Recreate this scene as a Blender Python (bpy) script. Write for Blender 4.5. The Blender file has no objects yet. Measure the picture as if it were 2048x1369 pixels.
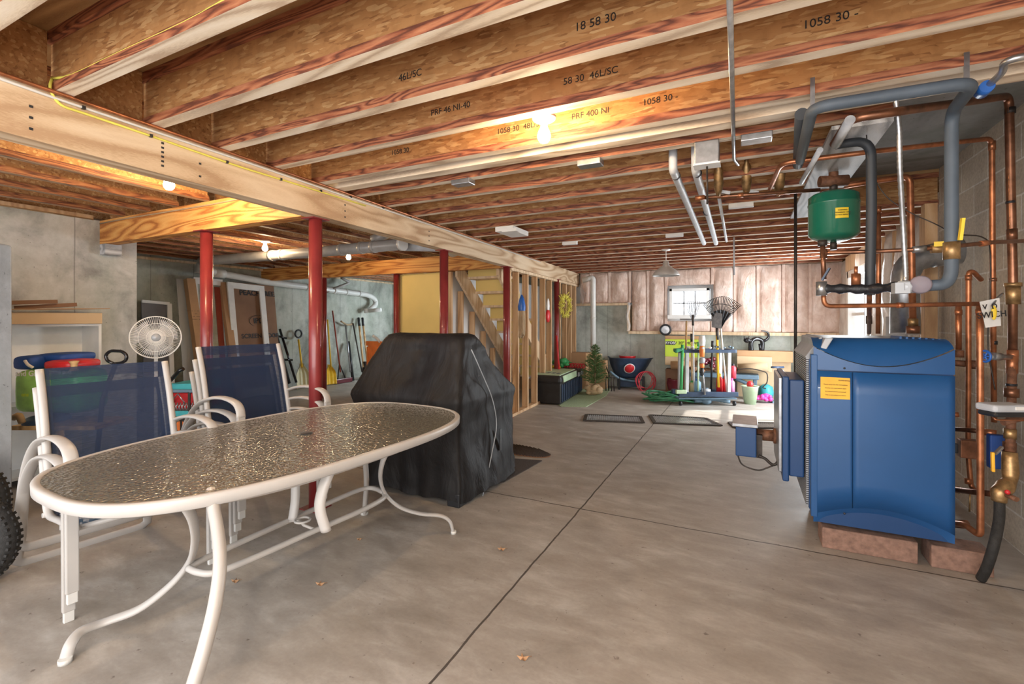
import bpy, bmesh, math, random
from mathutils import Vector, Matrix, Quaternion, noise as mnoise
random.seed(7)
C = bpy.context.scene.collection
S = bpy.context.scene
# ------------------------------------------------------------------ camera
TH = math.radians(26.2); FPX = 940.0; HY = 640.0; CAMH = 1.32
cd = bpy.data.cameras.new('camera'); cam = bpy.data.objects.new('camera', cd); C.objects.link(cam)
cam.location = (0, 0, CAMH); cam.rotation_euler = (math.pi/2, 0, TH)
cd.sensor_width = 36.0; cd.lens = 36.0*FPX/2048.0; cd.shift_y = -(1369/2-HY)/2048.0
cd.clip_start = 0.02; cd.clip_end = 200
S.camera = cam
# ------------------------------------------------------------------ world, view, large lights
S.view_settings.view_transform = 'Standard'; S.view_settings.look = 'None'
S.view_settings.gamma = 1.0; S.view_settings.use_curve_mapping = False
S.view_settings.exposure = 0.68
wd = bpy.data.worlds.new('world'); S.world = wd; wd.use_nodes = True
bgn = wd.node_tree.nodes['Background']
bgn.inputs[0].default_value = (0.86, 0.92, 1.0, 1); bgn.inputs[1].default_value = 1.3
def area(name, loc, direction, sx, sy, power, col):
    ld = bpy.data.lights.new(name, 'AREA'); ld.shape = 'RECTANGLE'; ld.size = sx; ld.size_y = sy
    ld.energy = power; ld.color = col
    o = bpy.data.objects.new(name, ld); C.objects.link(o); o.location = loc
    o.rotation_euler = Vector(direction).to_track_quat('-Z', 'Y').to_euler(); return o
sd = bpy.data.lights.new('sun', 'SUN'); sd.energy = 6.0; sd.angle = math.radians(0.6); sd.color = (1, 0.96, 0.88)
sun = bpy.data.objects.new('sun', sd); C.objects.link(sun); sun.location = (6, 10, 6)
sun.rotation_euler = Vector((-2.3, -1.1, -1.9)).to_track_quat('-Z', 'Y').to_euler()
area('soft_fill_behind_camera', (-1.2, -1.6, 1.5), (-0.25, 1, 0.05), 4.5, 2.2, 90, (1.0, 0.93, 0.86))  # added soft fill behind the camera, no doorway is built here
pl = bpy.data.lights.new('warm_fill_behind_camera', 'POINT'); pl.energy = 45; pl.color = (1.0, 0.86, 0.68); pl.shadow_soft_size = 0.06  # unseen warm fill, added to brighten the block wall on the right
po = bpy.data.objects.new('warm_fill_behind_camera', pl); C.objects.link(po); po.location = (0.2, -0.55, 2.12)
area('rear_window_daylight', (-5.6, 8.9, 1.5), (-0.75, -0.8, -0.35), 1.2, 0.8, 40, (0.8, 0.93, 1.0))
area('glass_door_daylight', (1.30, 7.9, 1.2), (-1, -0.35, 0.05), 1.1, 1.9, 95, (0.88, 0.95, 1.0))
# ------------------------------------------------------------------ photo geometry: a pixel's ray met with a plane
FX, FY = -math.sin(TH), math.cos(TH); RX, RY = math.cos(TH), math.sin(TH)
def ray(x, y):
    a = (x-1024)/FPX; b = (HY-y)/FPX
    return Vector((FX+a*RX, FY+a*RY, b))
CP = Vector((0, 0, CAMH))
def W(x, y, D): return CP+ray(x, y)*D
def Zp(x, y, z): r = ray(x, y); return CP+r*((z-CAMH)/r.z)
def Yp(x, y, Y): r = ray(x, y); return CP+r*(Y/r.y)
def Xp(x, y, X): r = ray(x, y); return CP+r*(X/r.x)
def beam_x(Y): return -2.49-0.058*(Y-0.5)           # right-hand face of the main beam
def on_beam(px, off=-0.058, z=0.0):
    r = ray(px, HY); t = (-2.49+0.029+off)/(r.x+0.058*r.y); return Vector((r.x*t, r.y*t, z))
# ------------------------------------------------------------------ material helper
class NT:
    def __init__(s, name):
        s.m = bpy.data.materials.new(name); s.m.use_nodes = True; s.t = s.m.node_tree
        s.b = s.t.nodes['Principled BSDF']; s.out = s.t.nodes['Material Output']
        g = s.t.nodes.new('ShaderNodeNewGeometry'); s.pos = g.outputs['Position']; s.nor = g.outputs['Normal']
    def n(s, typ, ins=None, **kw):
        nd = s.t.nodes.new(typ)
        for k, v in kw.items(): setattr(nd, k, v)
        for k, v in (ins or {}).items(): s.put(nd.inputs[k], v)
        return nd
    def put(s, sock, v):
        if isinstance(v, bpy.types.NodeSocket): s.t.links.new(v, sock)
        else:
            if isinstance(v, (tuple, list)) and len(v) == 3 and sock.type == 'RGBA': v = (*v, 1)
            sock.default_value = v
    def map(s, scale=(1, 1, 1), rot=(0, 0, 0), loc=(0, 0, 0), src=None):
        return s.n('ShaderNodeMapping', {'Vector': src or s.pos, 'Scale': scale, 'Rotation': rot, 'Location': loc}).outputs[0]
    def noise(s, scale, vec=None, detail=4, rough=0.55, dist=0.0):
        return s.n('ShaderNodeTexNoise', {'Vector': vec or s.pos, 'Scale': scale, 'Detail': detail, 'Roughness': rough, 'Distortion': dist}).outputs['Fac']
    def ramp(s, fac, stops):
        r = s.n('ShaderNodeValToRGB', {'Fac': fac}); e = r.color_ramp.elements
        while len(e) < len(stops): e.new(0.5)
        for i, (p, c) in enumerate(stops):
            e[i].position = p; e[i].color = (*c, 1) if not isinstance(c, (int, float)) else (c, c, c, 1)
        return r.outputs[0]
    def mix(s, fac, a, b, mode='MIX'):
        x = s.n('ShaderNodeMix', data_type='RGBA', blend_type=mode)
        s.put(x.inputs[0], fac); s.put(x.inputs[6], a); s.put(x.inputs[7], b); return x.outputs[2]
    def math(s, op, a, b=0.0, c=None):
        x = s.n('ShaderNodeMath', operation=op); s.put(x.inputs[0], a); s.put(x.inputs[1], b)
        if c is not None: s.put(x.inputs[2], c)
        return x.outputs[0]
    def sep(s, v=None):
        return s.n('ShaderNodeSeparateXYZ', {0: v or s.pos}).outputs
    def bump(s, h, strength=0.3, dist=0.01):
        s.put(s.b.inputs['Normal'], s.n('ShaderNodeBump', {'Height': h, 'Strength': strength, 'Distance': dist}).outputs[0])
    def fin(s, col=None, rough=None, metal=None, **kw):
        if col is not None: s.put(s.b.inputs['Base Color'], col)
        if rough is not None: s.put(s.b.inputs['Roughness'], rough)
        if metal is not None: s.put(s.b.inputs['Metallic'], metal)
        for k, v in kw.items(): s.put(s.b.inputs[k], v)
        return s.m
def plain(name, col, rough=0.5, metal=0.0, var=0.12, sc=9, bump=0.0, coat=0.0):
    t = NT(name); f = t.noise(sc, detail=5)
    c2 = tuple(min(1, c*(1+var)) for c in col); c1 = tuple(c*(1-var) for c in col)
    cc = t.ramp(f, [(0.3, c1), (0.7, c2)])
    if bump: t.bump(t.noise(sc*8), bump, 0.004)
    return t.fin(cc, rough, metal, **({'Coat Weight': coat} if coat else {}))
def wood(name, dark, mid, light, axis='X', ring=3.0, rough=0.65):
    t = NT(name); sc = {'X': (0.55, 5, 5), 'Y': (5, 0.55, 5), 'Z': (5, 5, 0.55)}[axis]
    v = t.map(sc)
    n1 = t.noise(ring*0.45, v, 2, 0.45, 0.4)
    w = t.math('FRACT', t.math('MULTIPLY', n1, 9.0)); w = t.math('ABSOLUTE', t.math('SUBTRACT', w, 0.5))
    fine = t.noise(30, t.map(tuple(q*2.5 for q in sc)), 3)
    f = t.math('ADD', t.math('MULTIPLY', w, 1.3), t.math('MULTIPLY', t.math('SUBTRACT', fine, 0.5), 0.5))
    c = t.ramp(f, [(0.05, dark), (0.3, mid), (0.65, light)])
    big = t.noise(1.3); c = t.mix(t.math('MULTIPLY', big, 0.35), c, mid)
    t.bump(f, 0.12, 0.003); return t.fin(c, rough)
def osb(name, a, b, c):
    t = NT(name); nz = t.n('ShaderNodeTexNoise', {'Vector': t.pos, 'Scale': 5.0}).outputs['Color']
    w = t.mix(0.012, t.pos, nz, 'ADD')
    cols = []; hs = []
    for i, (rot, sc) in enumerate((((0.3, 0.5, 0.4), (15, 80, 88)), ((-0.5, -0.6, 0.2), (17, 74, 84)), ((0.2, 1.3, 0.9), (16, 80, 80)))):
        vo = t.n('ShaderNodeTexVoronoi', {'Vector': t.map(sc, rot, (i*3.1, i, 0), w), 'Scale': 1.0, 'Randomness': 1.0})
        cols.append(vo.outputs['Color']); hs.append(vo.outputs['Distance'])
    rs = [t.n('ShaderNodeSeparateColor', {0: c_}).outputs[0] for c_ in cols]
    g = t.math('MAXIMUM', t.math('MAXIMUM', rs[0], t.math('MULTIPLY', rs[1], 0.97)), t.math('MULTIPLY', rs[2], 0.94))
    col = t.ramp(g, [(0.30, a), (0.58, b), (0.84, b), (0.99, c)])
    lf = t.noise(2.2, detail=2); col = t.mix(t.math('MULTIPLY', lf, 0.5), col, b)
    sh = t.ramp(t.noise(16, t.map((1, 1, 1), (0, 0, 0), (3, 3, 3)), 4), [(0.38, (0.75, 0.7, 0.65)), (0.55, (1, 1, 1))])
    col = t.mix(0.6, col, sh, 'MULTIPLY')
    t.bump(g, 0.25, 0.004); return t.fin(col, 0.7)
M = {}
M['osb'] = osb('osb_board', (0.25, 0.10, 0.032), (0.46, 0.225, 0.08), (0.70, 0.45, 0.21))
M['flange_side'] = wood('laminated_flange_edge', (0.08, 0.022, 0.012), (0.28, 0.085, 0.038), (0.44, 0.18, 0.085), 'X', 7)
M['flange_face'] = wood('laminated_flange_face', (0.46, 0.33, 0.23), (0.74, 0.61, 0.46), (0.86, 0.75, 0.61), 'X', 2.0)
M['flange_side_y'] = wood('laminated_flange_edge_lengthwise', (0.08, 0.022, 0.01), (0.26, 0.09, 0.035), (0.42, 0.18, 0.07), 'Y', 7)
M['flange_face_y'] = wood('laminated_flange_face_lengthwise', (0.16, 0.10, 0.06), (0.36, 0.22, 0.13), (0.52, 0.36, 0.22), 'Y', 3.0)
M['beam'] = wood('beam_timber', (0.43, 0.26, 0.14), (0.64, 0.46, 0.29), (0.76, 0.60, 0.42), 'Y', 1.7)
M['beam_orange'] = wood('orange_beam_timber', (0.34, 0.10, 0.02), (0.66, 0.29, 0.07), (0.78, 0.42, 0.13), 'X', 2.8)
M['stud'] = wood('stud_timber', (0.46, 0.26, 0.13), (0.58, 0.36, 0.19), (0.68, 0.46, 0.27), 'Z', 1.6)
M['stud_pale'] = wood('pale_stud_timber', (0.58, 0.41, 0.25), (0.70, 0.52, 0.34), (0.78, 0.61, 0.42), 'Z', 1.6)
M['plywood'] = wood('plywood_deck', (0.24, 0.12, 0.045), (0.36, 0.20, 0.08), (0.46, 0.28, 0.12), 'X', 1.2)
M['boards_grey'] = wood('weathered_boards', (0.25, 0.25, 0.26), (0.50, 0.51, 0.53), (0.66, 0.67, 0.69), 'Y', 2.0)
def concrete_floor():
    t = NT('concrete_floor'); s = t.sep()
    wob = t.math('MULTIPLY', t.math('SUBTRACT', t.noise(5.5, detail=3), 0.5), 0.018)
    dx = t.math('ABSOLUTE', t.math('ADD', t.math('ADD', s[0], 1.02), wob))
    dy = t.math('ABSOLUTE', t.math('ADD', t.math('SUBTRACT', s[1], 3.155), wob))
    d = t.math('MINIMUM', dx, dy)
    line = t.math('GREATER_THAN', 0.0055, d)
    n1 = t.noise(0.9, detail=6, rough=0.62, dist=0.2); n2 = t.noise(3.2, t.map((1, 2.3, 1), (0, 0, 0.6)), 6, 0.65, 0.25); n3 = t.noise(60, detail=2)
    c = t.ramp(n1, [(0.28, (0.23, 0.195, 0.16)), (0.5, (0.37, 0.33, 0.29)), (0.72, (0.50, 0.465, 0.42))])
    c = t.mix(0.55, c, t.ramp(n2, [(0.3, (0.24, 0.205, 0.17)), (0.52, (0.39, 0.35, 0.31)), (0.72, (0.60, 0.57, 0.53))]))
    spots = t.ramp(t.noise(26, detail=3, rough=0.6), [(0.27, (0.35, 0.3, 0.27)), (0.33, (1, 1, 1))])
    c = t.mix(0.7, c, spots, 'MULTIPLY')
    c = t.mix(0.25, c, t.ramp(n3, [(0.3, (0.7, 0.7, 0.7)), (0.7, (1, 1, 1))]), 'MULTIPLY')
    c = t.mix(line, c, (0.085, 0.07, 0.06))
    hh = t.math('SUBTRACT', t.math('MULTIPLY', n2, 0.3), line)
    t.bump(hh, 0.35, 0.01)
    return t.fin(c, t.ramp(n2, [(0.3, 0.42), (0.7, 0.62)]))
M['floor'] = concrete_floor()
def concrete_wall(name, tint, seam=1.22, axis=1):
    t = NT(name); s = t.sep()
    n1 = t.noise(1.6, detail=7, rough=0.65, dist=0.5); n2 = t.noise(8, detail=5, rough=0.7); st = t.noise(3, t.map((1, 1, 0.35)), 4)
    c = t.ramp(n1, [(0.30, tuple(x*0.50 for x in tint)), (0.5, tint), (0.75, tuple(min(1, x*1.22) for x in tint))])
    c = t.mix(0.4, c, t.ramp(n2, [(0.35, (0.62, 0.60, 0.56)), (0.6, (1, 1, 1))]), 'MULTIPLY')
    c = t.mix(0.6, c, t.ramp(st, [(0.35, (0.62, 0.68, 0.62)), (0.6, (1, 1, 1))]), 'MULTIPLY')
    u = t.math('ADD', s[axis], t.math('MULTIPLY', t.math('SUBTRACT', t.noise(4), 0.5), 0.01))
    fr = t.math('ABSOLUTE', t.math('SUBTRACT', t.math('FRACT', t.math('DIVIDE', t.math('ADD', u, 20.2), seam/2)), 0.5))
    ln = t.math('GREATER_THAN', 0.008, fr)
    c = t.mix(t.math('MULTIPLY', ln, 0.5), c, (0.12, 0.11, 0.10))
    pits = t.ramp(t.noise(45, detail=2), [(0.24, (0.3, 0.28, 0.26)), (0.30, (1, 1, 1))])
    c = t.mix(0.8, c, pits, 'MULTIPLY')
    t.bump(t.math('SUBTRACT', n2, ln), 0.35, 0.008); return t.fin(c, 0.85)
M['wall_left'] = concrete_wall('concrete_wall_near', (0.565, 0.56, 0.54))
M['wall_far'] = concrete_wall('concrete_wall_green_grey', (0.50, 0.51, 0.46), 1.22, 1)
M['wall_back'] = concrete_wall('concrete_wall_back', (0.55, 0.57, 0.53), 0.9, 0)
M['pier'] = concrete_wall('dark_concrete', (0.21, 0.205, 0.20), 3.0, 0)
M['slab'] = concrete_wall('porch_slab_concrete', (0.27, 0.265, 0.26), 9.0, 1)
def block():
    t = NT('concrete_block'); s = t.sep()
    v = t.n('ShaderNodeCombineXYZ', {0: s[1], 1: s[2], 2: 0.0}).outputs[0]
    br = t.n('ShaderNodeTexBrick', {'Vector': v, 'Scale': 1.0, 'Mortar Size': 0.006, 'Mortar Smooth': 0.15, 'Brick Width': 0.406, 'Row Height': 0.203, 'Color1': (0.56, 0.485, 0.39, 1), 'Color2': (0.66, 0.585, 0.485, 1), 'Mortar': (0.80, 0.77, 0.71, 1)})
    n = t.noise(55, detail=3); n2 = t.noise(2.2, detail=4)
    c = t.mix(0.5, br.outputs[0], t.ramp(n, [(0.3, (0.55, 0.53, 0.5)), (0.6, (1, 1, 1))]), 'MULTIPLY')
    c = t.mix(0.5, c, t.ramp(n2, [(0.3, (0.68, 0.68, 0.68)), (0.65, (1, 1, 1))]), 'MULTIPLY')
    t.bump(t.math('ADD', t.math('MULTIPLY', br.outputs[1], 1.2), t.math('MULTIPLY', n, -0.8)), 0.5, 0.006); return t.fin(c, 0.9)
M['block'] = block()
def insulation(name, a, b, c3):
    t = NT(name); n1 = t.noise(2.4, detail=4, dist=0.8); n2 = t.noise(9, t.map((1, 1, 0.6), (0.3, 0.6, 0)), 6, 0.6, 1.8)
    c = t.ramp(t.math('ADD', t.math('MULTIPLY', n1, 0.6), t.math('MULTIPLY', n2, 0.4)), [(0.35, a), (0.5, b), (0.64, c3)])
    ridge = t.math('ABSOLUTE', t.math('SUBTRACT', t.noise(3.6, t.map((1, 1, 0.4), (0.5, 0.7, 0.1)), 4, 0.6, 2.2), 0.5))
    t.bump(t.math('ADD', ridge, t.math('MULTIPLY', n2, 0.5)), 0.8, 0.02)
    return t.fin(c, 0.42, 0.0, **{'Coat Weight': 0.4, 'Coat Roughness': 0.2})
M['insul'] = insulation('poly_covered_insulation', (0.50, 0.33, 0.26), (0.65, 0.48, 0.40), (0.77, 0.63, 0.56))
M['insul_white'] = insulation('white_poly_sheet', (0.52, 0.48, 0.45), (0.66, 0.62, 0.585), (0.78, 0.76, 0.74))
M['red_paint'] = plain('red_oxide_paint', (0.235, 0.030, 0.030), 0.32, 0, 0.18, 5, 0.05, 0.3)
M['white_metal'] = plain('white_powder_coat', (0.50, 0.475, 0.45), 0.36, 0, 0.05, 5)
M['white'] = plain('white_paint', (0.80, 0.79, 0.77), 0.5, 0, 0.05)
M['white_pvc'] = plain('white_pvc', (0.70, 0.69, 0.66), 0.3, 0, 0.05)
M['grey_pvc'] = plain('grey_pipe_plastic', (0.36, 0.34, 0.32), 0.35, 0, 0.12)  # plain grey of the drain pipes
M['pale_foam'] = plain('pale_grey_foam', (0.55, 0.57, 0.60), 0.45, 0, 0.12, 14)
M['foam'] = plain('charcoal_foam', (0.03, 0.036, 0.045), 0.55, 0, 0.15)
M['foam_blue'] = plain('blue_grey_foam', (0.07, 0.092, 0.12), 0.6, 0, 0.15)
M['tape'] = plain('black_tape', (0.015, 0.016, 0.02), 0.28, 0, 0.4, 30, 0.5)
M['copper'] = plain('copper', (0.46, 0.18, 0.085), 0.38, 0.75, 0.4, 14)
M['copper_dark'] = plain('aged_copper', (0.26, 0.12, 0.07), 0.36, 0.8, 0.4, 14)
M['brass'] = plain('brass', (0.40, 0.255, 0.12), 0.42, 0.8, 0.45, 30)
M['steel'] = plain('galvanised_steel', (0.40, 0.41, 0.43), 0.32, 0.85, 0.2, 22)
M['iron'] = plain('dark_iron', (0.055, 0.045, 0.04), 0.5, 0.5, 0.4, 20, 0.2)
M['rust'] = plain('rusty_iron', (0.20, 0.09, 0.05), 0.65, 0.3, 0.5, 30, 0.4)
M['black'] = plain('black_plastic', (0.018, 0.019, 0.022), 0.42, 0, 0.3)
M['black_gloss'] = plain('glossy_black_plastic', (0.012, 0.012, 0.014), 0.15, 0, 0.3)
M['navy'] = plain('dark_blue_plastic', (0.035, 0.06, 0.11), 0.42, 0, 0.25)
M['boiler_blue'] = plain('boiler_blue_enamel', (0.012, 0.082, 0.245), 0.42, 0, 0.10, 2, 0.0, 0.12)
M['boiler_blue_dark'] = plain('boiler_blue_dark', (0.012, 0.055, 0.17), 0.38, 0, 0.1, 2)
M['boiler_grey'] = plain('boiler_grey_trim', (0.38, 0.40, 0.43), 0.45, 0.2, 0.1)
M['green_tank'] = plain('green_enamel', (0.012, 0.14, 0.085), 0.22, 0, 0.1, 3, 0, 0.5)
M['yellow'] = plain('yellow_label', (0.80, 0.56, 0.03), 0.5)
M['orange_label'] = plain('orange_label', (0.88, 0.46, 0.03), 0.5)
M['ink'] = plain('black_ink', (0.02, 0.02, 0.022), 0.6)
M['ink_white'] = plain('white_ink', (0.85, 0.85, 0.85), 0.6)
M['yellow_wall'] = plain('yellow_painted_board', (0.80, 0.60, 0.21), 0.6, 0, 0.05, 2)
M['drywall'] = plain('white_drywall', (0.74, 0.74, 0.74), 0.75, 0, 0.04, 3)
M['brick'] = plain('clay_block', (0.27, 0.16, 0.12), 0.9, 0, 0.3, 30, 0.6)
M['card'] = plain('cardboard', (0.46, 0.27, 0.14), 0.8, 0, 0.12, 3)
M['card_dark'] = plain('dark_cardboard', (0.24, 0.13, 0.075), 0.8, 0, 0.15, 3)
M['card_pale'] = plain('pale_cardboard', (0.60, 0.44, 0.27), 0.8, 0, 0.1, 3)
M['lime'] = plain('lime_green_print', (0.52, 0.68, 0.05), 0.5, 0, 0.05)
M['lime_pale'] = plain('pale_green_print', (0.32, 0.62, 0.14), 0.5, 0, 0.25, 9)
M['red'] = plain('red_plastic', (0.60, 0.025, 0.03), 0.38)
M['pinkred'] = plain('pink_red_hose', (0.72, 0.06, 0.09), 0.35)
M['orange'] = plain('orange_plastic', (0.80, 0.22, 0.05), 0.45)
M['blue'] = plain('royal_blue_plastic', (0.02, 0.12, 0.45), 0.4)
M['cool_blue'] = plain('blue_cooler_fabric', (0.015, 0.07, 0.30), 0.6, 0, 0.2)
M['sky'] = plain('light_blue_plastic', (0.20, 0.38, 0.52), 0.45)
M['teal'] = plain('teal_plastic', (0.06, 0.40, 0.45), 0.45)
M['slate'] = plain('slate_blue_plastic', (0.13, 0.21, 0.28), 0.45)
M['magenta'] = plain('magenta_plastic', (0.72, 0.06, 0.36), 0.45)
M['pink'] = plain('pink_plastic', (0.75, 0.25, 0.50), 0.45)
M['green'] = plain('green_plastic', (0.05, 0.36, 0.12), 0.45)
M['hose_green'] = plain('green_hose', (0.045, 0.22, 0.11), 0.35, 0, 0.35, 14)
M['mint'] = plain('pale_mint_plastic', (0.50, 0.66, 0.44), 0.35)
M['maroon'] = plain('maroon_glaze', (0.13, 0.015, 0.025), 0.22)
M['tan'] = plain('tan_fabric', (0.42, 0.30, 0.18), 0.8)
M['yellow_plastic'] = plain('yellow_plastic', (0.78, 0.48, 0.03), 0.4)
M['cream_plastic'] = plain('cream_plastic', (0.52, 0.46, 0.26), 0.45)
M['ash'] = wood('tool_handle_ash', (0.42, 0.24, 0.10), (0.62, 0.40, 0.19), (0.72, 0.52, 0.30), 'Z', 1.5)
M['red_handle'] = plain('red_brown_handle', (0.28, 0.05, 0.03), 0.4)
M['rubber'] = plain('black_rubber', (0.022, 0.021, 0.02), 0.7, 0, 0.4, 40, 0.6)
M['rope_red'] = plain('red_rope', (0.55, 0.04, 0.05), 0.8)
M['lemon'] = plain('lemon_rope', (0.78, 0.70, 0.12), 0.6)
M['leaf'] = plain('fir_green', (0.09, 0.17, 0.05), 0.6, 0, 0.5, 30)
M['leaf_dry'] = plain('dry_leaf', (0.36, 0.20, 0.10), 0.8, 0, 0.3, 20)
M['grass'] = plain('green_turf_mat', (0.33, 0.42, 0.26), 0.9, 0, 0.25, 90, 0.5)
M['mat_dark'] = plain('charcoal_carpet_mat', (0.075, 0.06, 0.055), 0.95, 0, 0.4, 120, 0.6)
M['grey_fabric'] = plain('grey_plastic_case', (0.50, 0.52, 0.56), 0.45)
M['screenmesh'] = plain('dark_screen', (0.09, 0.09, 0.10), 0.5)
def grill_fabric():
    t = NT('black_cover_fabric'); n = t.noise(2.0, detail=3)
    c = t.ramp(n, [(0.35, (0.010, 0.009, 0.009)), (0.7, (0.017, 0.015, 0.016))])
    t.bump(t.math('ADD', t.noise(5, t.map((1, 1, 0.45)), 4, 0.5, 1.5), t.math('MULTIPLY', t.noise(220, detail=1), 0.03)), 0.4, 0.04)
    return t.fin(c, 0.58, 0, **{'Specular IOR Level': 0.3})
M['cover'] = grill_fabric()
def sling():
    t = NT('blue_mesh_sling')
    tr = t.n('ShaderNodeBsdfTransparent').outputs[0]; mx = t.n('ShaderNodeMixShader')
    n = t.noise(30, t.map((1, 1, 6)), 3); t.put(mx.inputs[0], t.ramp(n, [(0.3, 0.80), (0.62, 0.62)]))
    t.put(mx.inputs[1], tr); t.put(mx.inputs[2], t.b.outputs[0]); t.put(t.out.inputs[0], mx.outputs[0])
    return t.fin((0.010, 0.030, 0.085), 0.5)
M['sling'] = sling()
M['sling_edge'] = M['sling']
def glass_top():
    t = NT('rippled_glass'); v1 = t.n('ShaderNodeTexVoronoi', {'Vector': t.map((75, 75, 75)), 'Scale': 1.0}, feature='SMOOTH_F1').outputs[0]
    t.bump(t.math('ADD', v1, t.math('MULTIPLY', t.noise(40), 0.6)), 0.75, 0.006)
    return t.fin((0.20, 0.19, 0.15), 0.06, 0.0, **{'Transmission Weight': 0.35, 'IOR': 1.75})
M['glass_top'] = glass_top()
def emis(name, col, st):
    t = NT(name); return t.fin((0.9, 0.9, 0.9), 0.4, 0, **{'Emission Color': (*col, 1), 'Emission Strength': st})
M['bulb'] = emis('lit_bulb', (1.0, 0.70, 0.38), 430)
M['bulb_dim'] = emis('lit_far_bulb', (1.0, 0.74, 0.45), 220)
M['bulb_off'] = plain('opal_bulb', (0.8, 0.8, 0.76), 0.25)
def pane():
    t = NT('window_glass'); tr = t.n('ShaderNodeBsdfTransparent').outputs[0]; gl = t.n('ShaderNodeBsdfGlossy', {'Roughness': 0.05}).outputs[0]
    mx = t.n('ShaderNodeMixShader', {0: 0.07}); t.put(mx.inputs[1], tr); t.put(mx.inputs[2], gl); t.put(t.out.inputs[0], mx.outputs[0]); return t.m
M['pane'] = pane()
def poly():
    t = NT('clear_poly_sheet'); tr = t.n('ShaderNodeBsdfTransparent').outputs[0]; mx = t.n('ShaderNodeMixShader', {0: 0.3})
    t.bump(t.noise(7, t.map((1, 1, 0.4)), 5, 0.6, 2), 0.9, 0.02)
    t.put(mx.inputs[1], tr); t.put(mx.inputs[2], t.b.outputs[0]); t.put(t.out.inputs[0], mx.outputs[0]); return t.fin((0.85, 0.85, 0.87), 0.15)
M['poly'] = poly()
# ------------------------------------------------------------------ mesh builder
def bez(pts, n=6):
    """Catmull-Rom through the points"""
    P = [Vector(p) for p in pts]; out = []
    Q = [P[0]*2-P[1]]+P+[P[-1]*2-P[-2]]
    for i in range(1, len(Q)-2):
        a, b, c, d = Q[i-1:i+3]
        for k in range(n):
            u = k/n; out.append(0.5*((2*b)+(-a+c)*u+(2*a-5*b+4*c-d)*u*u+(-a+3*b-3*c+d)*u**3))
    out.append(P[-1]); return out
def fillet(pts, r, n=6):
    P = [Vector(p) for p in pts]; out = [P[0]]
    for i in range(1, len(P)-1):
        a, b, c = P[i-1], P[i], P[i+1]
        la = min(r, (a-b).length*0.49); lc = min(r, (c-b).length*0.49)
        s = b+(a-b).normalized()*la; e = b+(c-b).normalized()*lc
        for k in range(n+1):
            u = k/n; out.append(s*(1-u)**2+b*2*u*(1-u)+e*u*u)
    out.append(P[-1]); return out
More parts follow.
